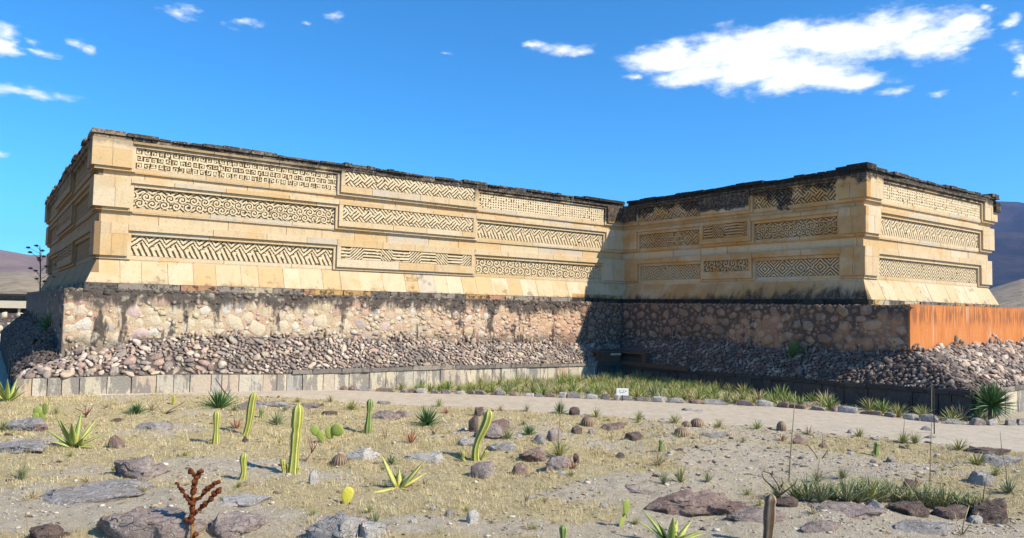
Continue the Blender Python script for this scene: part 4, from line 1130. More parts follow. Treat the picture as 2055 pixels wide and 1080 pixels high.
# ------------------------------------------------------------------ yuccas and small spiky plants
Y = [(440, 819, 46, 'yucca', 1.0, 'dense dark green ball yucca at the near side of the path'),
     (273, 818, 26, 'yucca', 1.2, 'low dark green yucca close to the left base wall'),
     (305, 818, 26, 'dry', 1.1, 'low straw-coloured clump beside the low dark yucca'),
     (556, 852, 32, 'blue', 1.0, 'grey-green yucca left of the tallest column cactus'),
     (857, 853, 42, 'yucca', 1.0, 'round dark green yucca left of the curved cactus'),
     (1061, 873, 24, 'yucca', 1.1, 'small bright green yucca right of the reddish boulders'),
     (1018, 881, 24, 'blue', 1.1, 'grey-green yucca in front of the reddish boulders'),
     (1124, 831, 30, 'yucca', .7, 'narrow green yucca on the path edge above the tall dry stalk'),
     (1196, 837, 24, 'olive', .9, 'small olive tuft beside a brown rock on the path edge'),
     (1282, 843, 24, 'olive', .8, 'thin olive tuft at path edge, left of the barrel cacti'),
     (1354, 850, 26, 'olive', 1.0, 'olive tuft on the path edge just before the two brown barrel cacti'),
     (1442, 858, 22, 'olive', .9, 'small tuft right of the two brown barrel cacti'),
     (1520, 861, 24, 'green', .9, 'yellow-green tuft just left of the round grey stone'),
     (1622, 872, 24, 'dry', .9, 'pale tuft behind the forked dry stem'),
     (1724, 876, 22, 'olive', 1.0, 'small tuft next to a pinkish stone on the path edge'),
     (1813, 889, 30, 'olive', 1.0, 'left half of the full olive clump at the right path edge'),
     (1836, 890, 28, 'grasso', 1.0, 'right half of the full olive clump at the right path edge'),
     (1924, 903, 28, 'olive', 1.1, 'olive tuft beyond the dark slab at the right'),
     (1961, 932, 32, 'olive', 1.2, 'spiky tuft in front of the flat slab at the right'),
     (1998, 955, 26, 'olive', .9, 'yellowish tuft beside the pale boulder at the right'),
     (2024, 990, 36, 'blue', .8, 'dark blue-green tuft with a stalk at the right edge'),
     (1057, 826, 22, 'dry', .8, 'thin dry tuft at the path edge near a brown stone'),
     (1004, 824, 18, 'dry', .9, 'small dry tuft on the path edge above the curved cactus'),
     (881, 816, 22, 'olive', .8, 'olive tuft with reddish base above the round dark yucca'),
     (896, 830, 16, 'red', 1.0, 'low reddish tuft right of the round dark yucca'),
     (706, 823, 26, 'olive', 1.1, 'brownish green tuft over a stone left of the green cactus'),
     (597, 807, 14, 'olive', 1.2, 'tiny tuft on the path edge above the tallest cactus'),
     (570, 806, 14, 'dry', 1.2, 'tiny dry tuft on the path edge left of the tallest cactus'),
     (663, 807, 18, 'olive', .9, 'tiny tuft on the path edge above the prickly pear'),
     (571, 824, 12, 'blue', 1.3, 'low pale-green tuft behind a flat grey rock'),
     (470, 824, 16, 'blue', 1.2, 'small grey-green tuft right of the dense ball yucca'),
     (113, 818, 20, 'olive', 1.0, 'green tuft right of the upright pads'),
     (213, 816, 22, 'dry', .9, 'small dry tuft against the left base wall'),
     (1322, 934, 34, 'dry', 1.0, 'dry spiky clump under the small dark green cactus'),
     (1122, 918, 44, 'grasso', 1.0, 'tall dry grassy shrub behind the long dark boulder'),
     (1332, 972, 34, 'grass', .8, 'grey-green tuft at the left end of the big reddish boulder'),
     (1366, 968, 38, 'olive', .7, 'upright tuft behind the big reddish boulder'),
     (1420, 968, 26, 'grass', .9, 'low green tuft behind the right part of the big reddish boulder'),
     (785, 931, 24, 'blue', 1.0, 'small grey spiky plant behind the splayed yellow agave'),
     (202, 849, 14, 'dry', .9, 'tiny brown tuft right of the left broad agave'),
     (45, 955, 42, 'grass', .7, 'thin grey-green tuft left of the dry stalk in the left foreground'),
     (288, 988, 26, 'dry', .8, 'small dry star-shaped plant below the jagged purple-grey outcrop'),
     (65, 1000, 24, 'dry', 1.6, 'spreading brown dry clump in the left foreground'),
     (752, 1052, 34, 'blue', .8, 'grey dry plant on the far side of the grey outcrop'),
     (825, 890, 32, 'red', .9, 'orange-brown dry aloe right of the green waisted cactus'),
     (474, 861, 26, 'red', 1.0, 'reddish brown dried plant left of the leaning cactus'),
     (1150, 940, 18, 'red', 1.4, 'rusty dry leaves at the end of the long dark boulder'),
     (1490, 888, 18, 'dry', 1.1, 'brown withered tuft beyond the stony strip'),
     (1570, 884, 16, 'red', 1.4, 'low reddish tuft below the round grey stone'),
     (1835, 985, 30, 'red', .9, 'rusty dry plant over the dark triangular rock'),
     (45, 660, 0, 'x', 1, '')]
for (px, py, h, k, w, lab) in Y:
    if h: spiky(px, py, h, k, 'yucca' if k == 'yucca' else 'spiky_plant', lab, 'plant', wide=w)
# big yucca at the right end of the wall
x, y, z, mp = gp(1990, 846)
by = empty('yucca', (x, y, z), 0, label='large dark green yucca in front of the right corner of the base wall', cat='plant')
b = MB(); b.tube([(0, 0, -.05), (.01, 0, .25), (-.01, 0, .55)], [.10, .09, .06], 8); b.build('trunk', 'twig', by)
yl = rosette_mesh('foliage', 'yucca_leaf', 130, 52 * mp, 4.2 * mp, -.75, 1.5, .1, 88, zoff=.45)
inst('foliage', yl, by)
inst('spiky_plant', ROS['green'][2], None, (x - .35, y - .1, z), None, (.42, .42, .42), label='lower green tuft at the left foot of the large dark yucca', cat='plant')
# yucca rooted on the cobble slope, and small dark one at the left end
q = quads[1][0](.66, .72); w_ = loc2w(q[0], q[1])
inst('yucca', ROS['yucca'][1], None, (w_[0], w_[1], q[2] - .05), (0, 0, .4), (.52, .52, .75), label='dark green yucca growing out of the shaded cobble slope', cat='plant')
q = quads[3][0](.18, .95); w_ = loc2w(q[0], q[1])
inst('spiky_plant', ROS['yucca'][2], None, (w_[0], w_[1], q[2] - .05), (0, 0, .4), (.7, .7, .6), label='small dark shrub on the shaded slope at the far left', cat='plant')
q = quads[1][0](.16, 1.0); w_ = loc2w(q[0], q[1])

# ------------------------------------------------------------------ grassy tuft row at lower right
ROW = [(1598, 1003, 46), (1622, 1006, 50), (1648, 1008, 46), (1672, 1004, 42), (1700, 1008, 52), (1722, 1010, 50), (1745, 1008, 52), (1768, 1008, 46), (1795, 1008, 40), (1822, 1012, 40), (1850, 1016, 52), (1872, 1020, 46), (1895, 1022, 50), (1918, 1024, 44), (1640, 968, 26), (1690, 960, 24), (1560, 1000, 34), (1945, 1028, 44), (1970, 1032, 40), (1745, 985, 34), (1780, 985, 28)]
for i, (px, py, h) in enumerate(ROW):
    spiky(px, py, h * 1.15, 'grass' if i % 3 else 'grasso', 'grass_tuft', 'long-bladed %s tuft %s at lower right' % ('grey-green' if i % 3 else 'olive', 'in left part of the row behind purple slabs' if px < 1700 else 'in middle of the row behind purple slabs' if px < 1830 else 'right in the row, behind dark boulder'), 'grass tuft', group=('grey-green' if i % 3 else 'olive') + (' tufts, left part of the row' if px < 1700 else ' tufts, middle of the row' if px < 1830 else ' tufts, right part of the row'), wide=1.15)

# ------------------------------------------------------------------ planted bed below the wall
bed = 0
r = random.Random(5)
def in_bed(x, y):
    s, gd = ledge_s_g(x, y); a = s; b_ = -(gd + 1.74)
    return y > cu_y(x) + .25 and gd > .25 and a < LA - LO - .3 and x > cu[0, 0] + .1
tried = 0; pts = []
while bed < 225 and tried < 20000:
    tried += 1
    x = r.uniform(-6.4, 15.2); y = r.uniform(19, 33.5)
    if not in_bed(x, y): continue
    if x > 7.5 and r.random() < .6: continue
    mind = .30 if x < 7.5 else .42
    if any((x - p[0]) ** 2 + (y - p[1]) ** 2 < mind ** 2 for p in pts): continue
    pts.append((x, y))
    kind = r.choices(['green', 'olive', 'dry', 'grasso', 'blue'], [.34, .33, .08, .2, .05])[0]; s = r.uniform(.27, .50) * (1.15 if x > 7 else 1)
    zone = 'narrow left end' if x < -2 else 'left of the white sign' if x < 3 else 'behind the white sign' if x < 4.8 else 'right of the white sign' if x < 7.5 else 'far right part'
    rowp = 'front row' if y - cu_y(x) < 1.1 else 'back rows'
    what = {'green': 'fresh green spiky tuft', 'olive': 'yellow-olive spiky tuft', 'dry': 'straw-dry tuft', 'grasso': 'fine-bladed olive tuft', 'blue': 'grey-green spiky tuft'}[kind]
    o = inst('bed_plant', ROS[kind][r.randrange(len(ROS[kind]))], None, (x, y, H(x, y) - .01), (0, 0, r.uniform(0, 6.28)), (s, s, s * r.uniform(.9, 1.15)),
             label='%s in planted bed, %s, %s' % (what, zone, rowp), cat='plant', group='%ss in planted bed, %s, %s' % (what, zone, rowp))
    bed += 1

# ------------------------------------------------------------------ boulders
ICO[5] = ico(5)
RB = {k: [stone_base(3 if k == 0 else 5, 100 + 7 * k + s, boxy=.8, cuts=14, rough=.16, cutlo=.45) for s in range(5)] for k in range(2)}
def boulder(px, py, w, h, mat, label, dep=None, rot=0.0, name='boulder', k=None, rough_i=0, cat='rock', sink=.25, tilt=0.0):
    x, y, z, mp = gp(px, py)
    v, f = RB[rough_i][random.randrange(5) if k is None else k]
    W_, Hh = w * mp, h * mp * (.78 if w > 90 else 1.0); D = min(dep if dep else max(W_ * .75, Hh), 2.4)
    v = v.copy(); o0 = random.uniform(0, 50)
    flat = h < w * .36
    # widest at the ground, a skirt below it
    zz = v[:, 2]; v[:, 0] *= np.where(zz < 0, 1 - .1 * zz, 1); v[:, 1] *= np.where(zz < 0, 1 - .1 * zz, 1)
    v[:, 2] = np.where(zz < 0, zz * .35, np.maximum(zz, 0) ** .75)
    v = v * np.array([W_ / 2, D / 2, Hh])
    tl = random.uniform(-.35, .35)
    for i in range(len(v)):
        p = Vector(v[i]) + Vector((o0, 0, 0)); q = Vector((p.x * 2.6, p.y * 2.6, p.z * 9.0))
        rdg = mnoise.ridged_multi_fractal(Vector((p.x * 1.7 + tl * p.z * 3, p.y * 3.2, p.z * 6)), 1.0, 2.2, 4, 1.0, 2.0) - 1.0
        e = mnoise.fractal(q, .8, 2.2, 5)
        v[i][2] += (.16 * e - .13 * rdg) * Hh * (1 if zz[i] > -.1 else .2) + (.02 * e)
        v[i][0] += .05 * e * W_; v[i][1] += .06 * e * D
    if flat: v[:, 2] = np.where(v[:, 2] > 0, v[:, 2] * (1 + tl * .8 * v[:, 0] / W_), v[:, 2])
    o = mk(name, v, f, mat, None, smooth=True, label=label, cat=cat)
    o.location = (x, y + D * .42, z - Hh * .06); o.rotation_euler = (0, tilt, rot)
    return o
BD = [(50, 862, 112, 30, 'rock_grey', 'pale grey boulder under the upright pads, left edge', .1), (75, 866, 34, 20, 'rock_red', 'dark reddish rock leaning on the pale boulder at the left edge', .2),
      (40, 907, 124, 26, 'rock_grey', 'long grey slab with reddish front at the left edge', 0), (300, 863, 76, 16, 'rock_grey', 'low row of pitted grey stone right of the left agave', 0),
      (234, 838, 26, 9, 'rock_dark', 'small dark stone above the left agave', 0), (226, 900, 32, 30, 'rock_red', 'reddish pointed rock right of the left agave', .3),
      (270, 960, 130, 52, 'rock_purple', 'jagged purple-grey outcrop left of the centre of the foreground, with dry grass', -.1), (235, 988, 190, 24, 'rock_grey', 'flat layered grey rock below the dark jagged outcrop', 0),
      (140, 1014, 250, 22, 'rock_grey', 'broad flat rock sheet in the left foreground', .1), (90, 1088, 92, 46, 'rock_dark', 'purple-brown pyramid rock at the bottom left edge', .2),
      (300, 1090, 290, 84, 'rock_purple', 'largest purple-grey outcrop at the bottom left, behind the brown segmented plant', .1), (455, 1080, 130, 52, 'rock_purple', 'mottled outcrop right of the brown segmented plant', .2),
      (470, 1020, 170, 26, 'rock_pale', 'pale flat rock above the mottled outcrop', 0), (680, 1090, 170, 62, 'rock_grey', 'dark grey jagged outcrop at bottom, left of centre', -.1),
      (740, 1080, 60, 36, 'rock_pale', 'pale block against the grey jagged outcrop', .2), (725, 924, 72, 24, 'rock_pale', 'pale flat rock right of the dark barrel cactus', 0),
      (624, 974, 25, 25, 'rock_pale', 'smooth round pale stone right of the tallest cactus', 0), (964, 961, 52, 40, 'rock_purple', 'round purple-grey boulder below the curved cactus', 0),
      (1040, 955, 40, 24, 'rock_red', 'smaller angular reddish boulder right of the round purple one', .1), (1075, 927, 74, 28, 'rock_red', 'long dark boulder, upper half, behind the two round ones', .3),
      (1122, 945, 72, 30, 'rock_purple', 'long sloping dark boulder, lower half, right of centre', .4), (856, 928, 100, 24, 'rock_pale', 'pale flat rock behind the splayed yellow agave', 0),
      (985, 880, 70, 26, 'rock_purple', 'low rock between the grey-green yucca and curved cactus', .1), (1006, 868, 52, 36, 'rock_red', 'reddish boulder behind the grey-green yucca', .2),
      (948, 868, 22, 34, 'rock_dark', 'narrow dark rock just left of the curved cactus', 0), (963, 835, 24, 22, 'rock_dark', 'round brown rock on the path edge above the curved cactus', 0),
      (1082, 892, 52, 24, 'rock_grey', 'grey smooth rock right of the curved cactus', .2), (1110, 888, 40, 30, 'rock_purple', 'purple rock touching the grey smooth one', .2),
      (945, 896, 60, 18, 'rock_pale', 'low pale stones at the left foot of the curved cactus', 0), (1010, 905, 70, 14, 'rock_grey', 'flat cracked rock right of the curved cactus foot', 0),
      (1156, 930, 14, 26, 'rock_dark', 'small dark upright stone at the tail of the long boulder', 0), (1235, 864, 66, 16, 'rock_red', 'low reddish rock pile right of the barrel cactus', .1),
      (1278, 886, 44, 20, 'rock_dark', 'dark wedge-shaped slab in the middle of the dry grass', .3), (1156, 872, 30, 18, 'rock_dark', 'dark broken rock below the path-edge boulder', .2),
      (1156, 834, 28, 17, 'rock_dark', 'brown domed rock on the path edge beside the narrow yucca', 0), (1187, 872, 20, 12, 'rock_grey', 'small grey stone below the barrel cactus', 0),
      (1405, 1034, 200, 56, 'rock_red', 'big reddish boulder with dark left face, right foreground', .08), (1480, 1036, 130, 36, 'rock_red', 'lower right lobe of the big reddish boulder', -.1),
      (1440, 880, 70, 14, 'rock_grey', 'flat pinkish slab right of the reddish barrel cactus', .1), (1350, 913, 18, 12, 'rock_pale', 'small white stone right of the dry spiky clump', 0),
      (1300, 992, 130, 14, 'rock_purple', 'flat pinkish bedrock in the bare ground left of the big boulder', 0), (1246, 922, 20, 12, 'rock_dark', 'small dark stone left of the dry spiky clump', .2),
      (1530, 1046, 130, 30, 'rock_purple', 'purple slab beside the brown dying cactus', .1), (1585, 1018, 70, 20, 'rock_dark', 'dark rock behind the brown dying cactus', 0),
      (1730, 1046, 210, 34, 'rock_purple', 'long flat purple slab in front of the tuft row', .05), (1840, 1036, 110, 36, 'rock_dark', 'smooth dark boulder in front of the tuft row', .1),
      (1762, 1026, 56, 22, 'rock_grey', 'pointed grey rock left of the smooth dark boulder', 0), (1920, 1042, 90, 22, 'rock_dark', 'dark low rock right of the smooth dark boulder', 0),
      (2010, 1052, 110, 62, 'rock_dark', 'dark jagged outcrop with plants at the right edge', .1), (1880, 1072, 170, 22, 'rock_grey', 'grey rock sheet at the bottom right', 0),
      (1660, 1064, 110, 18, 'rock_purple', 'thin purple bedrock slab at the bottom, right of the brown cactus', .1), (2030, 935, 100, 24, 'rock_grey', 'broad cracked grey slab at the right edge', .1),
      (2000, 914, 110, 16, 'rock_dark', 'thin dark slab on edge beside the path at the right', .05), (1985, 975, 60, 26, 'rock_grey', 'grey-blue sloping rock below the spiky tuft at the right', .2),
      (1974, 956, 18, 16, 'rock_pale', 'small pale pyramid stone at the right', 0), (1833, 988, 30, 26, 'rock_dark', 'dark triangular rock in the tuft row', 0),
      (1965, 1052, 30, 18, 'rock_pale', 'pale rounded stone among the plants at lower right', 0), (1606, 892, 32, 16, 'rock_red', 'reddish angular rock behind the forked dry stem', .2),
      (1655, 900, 22, 12, 'rock_red', 'small reddish rock right of the forked dry stem', 0), (505, 822, 70, 20, 'rock_purple', 'low brown rock behind the leaning cactus', .1),
      (560, 818, 90, 12, 'rock_grey', 'flat purple-grey rock behind the tallest cactus', .1), (489, 888, 24, 16, 'rock_dark', 'small dark stone at the foot of the leaning cactus', 0),
      (655, 834, 40, 9, 'rock_dark', 'low dark stones above the prickly pear', 0), (768, 842, 70, 17, 'rock_purple', 'low purple rock right of the waisted green cactus', .05),
      (805, 838, 30, 18, 'rock_purple', 'rounded purple stone left of the round yucca', .1), (620, 820, 70, 12, 'rock_purple', 'flat rock on the path edge behind the prickly pear', 0),
      (772, 812, 34, 9, 'rock_grey', 'low grey stones on the path edge', .1), (1290, 838, 12, 6, 'rock_grey', 'tiny grey stone on the path edge', 0),
      (1380, 826, 34, 6, 'rock_grey', 'flat dark stone lying on the path', 0), (1405, 827, 22, 6, 'rock_pale', 'flat white stone lying on the path', 0),
      (1865, 866, 36, 12, 'rock_pale', 'pale rectangular stone at the foot of the fence post', 0), (1680, 867, 26, 6, 'rock_pale', 'low pale stones on the path edge right of the pale tuft', 0),
      (1710, 872, 22, 10, 'rock_pale', 'pinkish stone beside the small tuft on the path edge', 0), (1762, 884, 22, 9, 'rock_pale', 'whitish stone on the path edge beyond the short striped cactus', 0),
      (1745, 898, 12, 8, 'rock_grey', 'small grey stone left of the short striped cactus', 0), (1712, 914, 20, 9, 'rock_pale', 'whitish stone left of the short striped cactus foot', 0),
      (1792, 928, 28, 10, 'rock_grey', 'thin slab right of the short striped cactus', .2), (1870, 882, 34, 8, 'rock_grey', 'thin grey slab on the path edge beside the pole', 0),
      (946, 1052, 34, 30, 'rock_pale', 'pale angular rock at bottom centre', .1), (900, 1040, 28, 14, 'rock_grey', 'grey rock left of the pale angular one', .2),
      (828, 1050, 20, 12, 'rock_pale', 'small white stone right of the grey plant', 0), (870, 1022, 14, 8, 'rock_pale', 'tiny white stone in the dry grass, bottom centre', 0),
      (1128, 952, 34, 8, 'rock_pale', 'scatter of white stone below the rusty leaves', 0), (1215, 1020, 20, 8, 'rock_pale', 'small white stone left of the two-pad plant', 0)]
for (px, py, w, h, mt, lab, rt) in BD:
    boulder(px, py, w, h, mt, lab, rot=rt * .6, dep=None if h > w * .3 else min(w * gp(px, py)[3] * .55, 1.6), rough_i=0 if w < 60 else 1)
# barrel cacti
def barrel(px, py, w, h, mat, label):
    x, y, z, mp = gp(px, py); R = w * mp / 2; Hh = h * mp; n = 48; m_ = 10; v = []; f = []; rib = []
    for i in range(m_ + 1):
        t = i / m_; a = t * math.pi * .5 * 1.25 - .39; rad = math.cos(a) if t < 1 else .05; zz = (math.sin(a) + .38) / 1.38
        for k in range(n):
            q = 2 * math.pi * k / n; rb = .5 + .5 * math.cos(q * 16); rr = R * rad * (.88 + .12 * rb)
            v.append((rr * math.cos(q), rr * math.sin(q), zz * Hh)); rib.append(rb)
    for i in range(m_):
        for k in range(n): k2 = (k + 1) % n; f.append((i * n + k, i * n + k2, (i + 1) * n + k2, (i + 1) * n + k))
    f.append(tuple(range(m_ * n, m_ * n + n)))
    o = mk('barrel_cactus', v, f, mat, None, smooth=True, label=label, cat='cactus', loc=(x, y + R, z - .01))
    at = o.data.attributes.new('rib', 'FLOAT', 'POINT'); at.data.foreach_set('value', np.array(rib, np.float32))
barrel(1180, 857, 27, 20, 'cactus_brown', 'brown ribbed barrel cactus above the reddish rock pile')
barrel(1403, 858, 29, 17, 'cactus_brown', 'brown barrel cactus nearer the path, behind the reddish one')
barrel(1380, 858, 20, 12, 'cactus_brown', 'smallest grey-brown barrel cactus, touching the one nearer the path')
barrel(1371, 878, 31, 18, 'cactus_brown', 'reddish brown barrel cactus in front of the flat pinkish slab')
barrel(1572, 866, 20, 20, 'cactus_brown', 'round grey ball cactus alone at the path edge')
barrel(677, 936, 32, 22, 'cactus_brown', 'dark barrel cactus left of the pale flat rock')

# ------------------------------------------------------------------ twigs, stalks, dead shrubs
def branches(px, py, tubes, mat, name, label, cat='shrub', r=1.2, part='branch'):
    x, y, z, mp = gp(px, py); root = empty(name, (x, y, z), 0, label=label, cat=cat)
    for k, t in enumerate(tubes):
        pts = [(p[0] * mp, (p[2] if len(p) > 2 else math.sin(k * 2.1) * p[1] * .2) * mp, p[1] * mp - .01) for p in t]
        n = len(pts); rr = [r * mp * (1 - .55 * i / max(n - 1, 1)) for i in range(n)]
        b = MB(); b.tube(pts, rr, 6); b.build(part if k else 'stem', mat, root, smooth=True)
branches(173, 826, [[(0, 0), (-1, 12), (-2, 26)], [(0, 4), (-12, 14), (-24, 18)], [(0, 4), (8, 14), (17, 26)], [(0, 6), (4, 14), (6, 22)]], 'twig_red', 'dead_shrub', 'dark red branching succulent near the left base wall', r=1.5)
branches(611, 926, [[(0, 0), (8, 10), (14, 20)], [(14, 20), (8, 34), (4, 46)], [(14, 20), (17, 34), (13, 48)], [(13, 18), (22, 32), (26, 46)]], 'twig_red', 'dead_shrub', 'thin reddish branching succulent just behind the tallest cactus', r=1.4)
branches(773, 879, [[(0, 0), (-4, 12), (-8, 24)], [(1, 0), (2, 10), (2, 17)]], 'twig', 'dead_shrub', 'two short dark sticks right of the waisted cactus', r=1.3)
branches(870, 873, [[(0, 0), (-3, 8), (-8, 18)], [(0, 0), (4, 10), (12, 20)], [(0, 2), (-1, 14), (-3, 22)]], 'twig', 'dead_shrub', 'small dark forked twigs below the round yucca', r=1.2)
branches(1056, 1008, [[(0, 0), (-2, 8), (-5, 17)], [(0, 0), (3, 8), (8, 19)], [(0, 3), (1, 12), (1, 18)]], 'twig_red', 'dead_shrub', 'little reddish branching plant alone in the dry grass, bottom centre', r=1.3)
branches(1565, 1012, [[(0, 0), (2, 14), (0, 30)], [(0, 20), (-14, 34), (-30, 50), (-32, 62)], [(0, 22), (14, 32), (28, 44), (32, 56)], [(1, 30), (-6, 44), (-20, 62), (-34, 66)], [(4, 34), (10, 42), (6, 52)], [(-20, 62), (-18, 70)]], 'twig', 'dead_shrub', 'bare forked dead shrub left of the long thin stalk', r=2.2)
branches(1640, 972, [[(0, 0), (2, 30), (6, 56)], [(5, 50), (0, 60), (-15, 78), (-12, 84)], [(6, 54), (16, 70), (12, 80)], [(10, 72), (12, 90), (11, 100)], [(10, 76), (20, 82)], [(9, 78), (4, 84)]], 'stalk', 'dead_shrub', 'forked dry flower stem behind the tuft row', r=1.5)
branches(1583, 968, [[(0, 0), (3, 50), (8, 110), (14, 183)]], 'stalk', 'flower_stalk', 'long thin dry stalk rising from beside the bare forked shrub', 'stalk', r=1.5)
branches(1866, 968, [[(0, 0), (2, 60), (5, 120), (6, 190)]], 'stalk', 'flower_stalk', 'tall thin pole-like stalk in front of the right base wall', 'stalk', r=1.1)
branches(1875, 872, [[(0, 0), (0, 50), (0, 97)]], 'dark_post', 'post', 'thin dark metal post by the pale stone at right of the path', 'post', r=1.3)
branches(1812, 885, [[(0, 0), (2, 25), (5, 48)]], 'stalk', 'flower_stalk', 'short thin stalk above the full olive clump', 'stalk', r=1.0)
branches(1119, 915, [[(0, 0), (1, 40), (4, 75), (6, 118)]], 'stalk', 'flower_stalk', 'thin dry stalk rising from the grassy shrub right of centre', 'stalk', r=1.1)
branches(2020, 985, [[(0, 0), (0, 40), (-8, 80), (-11, 118)]], 'stalk', 'flower_stalk', 'thin stalk over the blue-green tuft at the right edge', 'stalk', r=1.2)
branches(1971, 1012, [[(0, 0), (4, 25), (12, 60)]], 'twig', 'flower_stalk', 'leaning dark stick beside the dark jagged outcrop at right', 'stalk', r=1.6)
branches(47, 952, [[(0, 0), (2, 30), (3, 56), (7, 64)]], 'stalk', 'flower_stalk', 'thin dry stalk in the left foreground', 'stalk', r=1.3)
branches(52, 1075, [[(0, 0), (2, 20), (-2, 45), (-4, 58)]], 'stalk', 'flower_stalk', 'short thin grass stalk beside the purple pyramid rock', 'stalk', r=.9)
branches(330, 830, [[(0, 0), (-12, 12), (-20, 26)], [(0, 0), (14, 10), (34, 22), (40, 28)], [(2, 0), (22, 8), (30, 10)]], 'stalk', 'dead_shrub', 'spreading yellowish dry branches by the left base wall', r=1.5)
branches(468, 803, [[(0, 0), (-18, 16), (-38, 44)]], 'twig', 'dead_shrub', 'dead branch leaning on the base wall behind the dense ball yucca', r=2.0)
branches(1930, 1075, [[(0, 0), (-8, 20), (-14, 48)], [(0, 0), (6, 24), (22, 58)], [(2, 4), (10, 18), (30, 50)]], 'dry_leaf', 'dead_shrub', 'pale dry blades at the bottom right', r=1.5)
# brown segmented cholla-like plant
x, y, z, mp = gp(384, 1092)
ch = empty('segmented_plant', (x, y, z), 0, label='rust-brown knobbly branching plant with a pale brown stem, bottom left', cat='cactus')
b = MB(); b.tube([(0, 0, -.02), (1 * mp, 0, 20 * mp), (-1 * mp, 0, 60 * mp), (1 * mp, 0, 100 * mp)], [3.6 * mp, 3.4 * mp, 3 * mp, 2.4 * mp], 10); b.build('stem', 'brown_stem', ch, smooth=True)
def lumps(pts, r0, r1, parent, seed):
    rr = random.Random(seed); V_, F_ = [], []; n = 0
    P_ = [Vector((p[0] * mp, p[2] * mp if len(p) > 2 else 0, p[1] * mp)) for p in pts]
    tot = sum((P_[i + 1] - P_[i]).length for i in range(len(P_) - 1)); d = 0; L_ = 0; i = 0
    step = 4.4 * mp
    while L_ < tot:
        a = L_; i = 0
        while i < len(P_) - 2 and a > (P_[i + 1] - P_[i]).length: a -= (P_[i + 1] - P_[i]).length; i += 1
        p = P_[i].lerp(P_[i + 1], min(a / (P_[i + 1] - P_[i]).length, 1)); rad = (r0 + (r1 - r0) * L_ / tot) * mp * rr.choice((.62, .8, 1.0, 1.2, 1.3))
        v, f = SB[rr.randrange(6)]
        V_.append(v * rad + np.array([p.x + rr.uniform(-1.4, 1.4) * mp, p.y + rr.uniform(-1.4, 1.4) * mp, p.z])); F_.append(f + n); n += len(v); L_ += step
    mk('branch', np.concatenate(V_), np.concatenate(F_), 'brown_lumps', parent, smooth=True)
lumps([(0, 36), (-2, 62), (0, 95)], 4.5, 5.5, ch, 1); lumps([(0, 95), (-1, 118), (8, 138), (14, 148)], 5.5, 4.5, ch, 2)
lumps([(4, 130), (-7, 144)], 4, 5, ch, 6)
lumps([(-2, 78), (-20, 100), (-36, 122)], 4.6, 3.6, ch, 3); lumps([(3, 82), (26, 106), (48, 124)], 4.4, 5.0, ch, 4); lumps([(3, 60), (26, 80), (54, 110)], 4.0, 5.4, ch, 5)
lumps([(-2, 42), (-16, 52)], 4.2, 5.4, ch, 7); lumps([(5, 12), (10, 24)], 3.6, 5.0, ch, 8)

# distant agave flower stalk at the far left
wx_, wy_ = -21.6, 33.5
fs_ = empty('agave_stalk', (wx_, wy_, 0), 0, label='tall agave flower stalk with small dark seed clusters behind the left terrace corner', cat='stalk')
b = MB(); b.tube([(0, 0, 0), (.02, 0, 2.4), (-.03, 0, 4.2), (-.12, 0, 5.35)], [.05, .04, .03, .015], 6); b.build('stem', 'twig', fs_)
r = random.Random(4)
for k in range(15):
    zz = 3.6 + 1.75 * k / 15; a = r.uniform(0, 6.28); L_ = r.uniform(.2, .95) * (1.15 - .5 * k / 15)
    tip = Vector((math.cos(a) * L_ - .05, math.sin(a) * L_, zz + .12))
    b = MB(); b.tube([(-.02 - .04 * k / 15, 0, zz - .15), tip], [.012, .008], 4)
    sv_, sf_ = ICO[1]
    n = len(b.v); b.v += [tuple(q * np.array([.11, .09, .055]) + np.array(tip)) for q in sv_]; b.f += [tuple(int(i) + n for i in q) for q in sf_]
    b.build('branch', 'twig', fs_)

# ------------------------------------------------------------------ curb stones along the path
CB = []
cm = []
for s_ in range(8):
    v, f = stone_base(2, 300 + s_, boxy=.55, cuts=8, rough=.12, cutlo=.6)
    for mt in (['rock_purple', 'rock_grey', 'rock_red', 'rock_pale'][s_ % 4],):
        me = bpy.data.meshes.new('kerb_stone'); me.from_pydata([tuple(q) for q in v], [], [tuple(q) for q in f]); me.update()
        me.polygons.foreach_set('use_smooth', [False] * len(me.polygons)); me.materials.append(MATS[mt]); cm.append(me)
acc_ = 0; seg = 0; r = random.Random(11)
P_ = [Vector((*p, 0)) for p in cu]
i = 0; pos_ = P_[0].copy(); t = 0.0
lens = [(P_[k + 1] - P_[k]).length for k in range(len(P_) - 1)]; tot = sum(lens)
d = 0
while d < tot:
    a = d; k = 0
    while k < len(lens) - 1 and a > lens[k]: a -= lens[k]; k += 1
    p = P_[k].lerp(P_[k + 1], a / lens[k]); dr = (P_[k + 1] - P_[k]).normalized()
    big = 1.0 if d > 9 else .8
    L_ = r.uniform(.13, .30) * big; h_ = r.uniform(.09, .17) * big
    if abs(p.x - 6.3) < .3: L_ = .45
    ci = r.randrange(8); o = inst('kerb_stone', cm[ci], None, (p.x, p.y + r.uniform(-.05, .05), H(p.x, p.y) + h_ * .35), (r.uniform(-.1, .1), r.uniform(-.1, .1), math.atan2(dr.y, dr.x) + r.uniform(-.2, .2)), (L_, r.uniform(.10, .16), h_),
             label='rough %s stone in the row edging the path, %s of the white sign' % (('purplish', 'grey', 'reddish', 'pale')[ci % 4], 'left' if p.x < 3.7 else 'right'), cat='stone', group='%s stones edging the path, %s' % (('purplish', 'grey', 'reddish', 'pale')[ci % 4], 'left' if p.x < 3.7 else 'right'))
    d += L_ * 2.0 + r.uniform(0, .06)

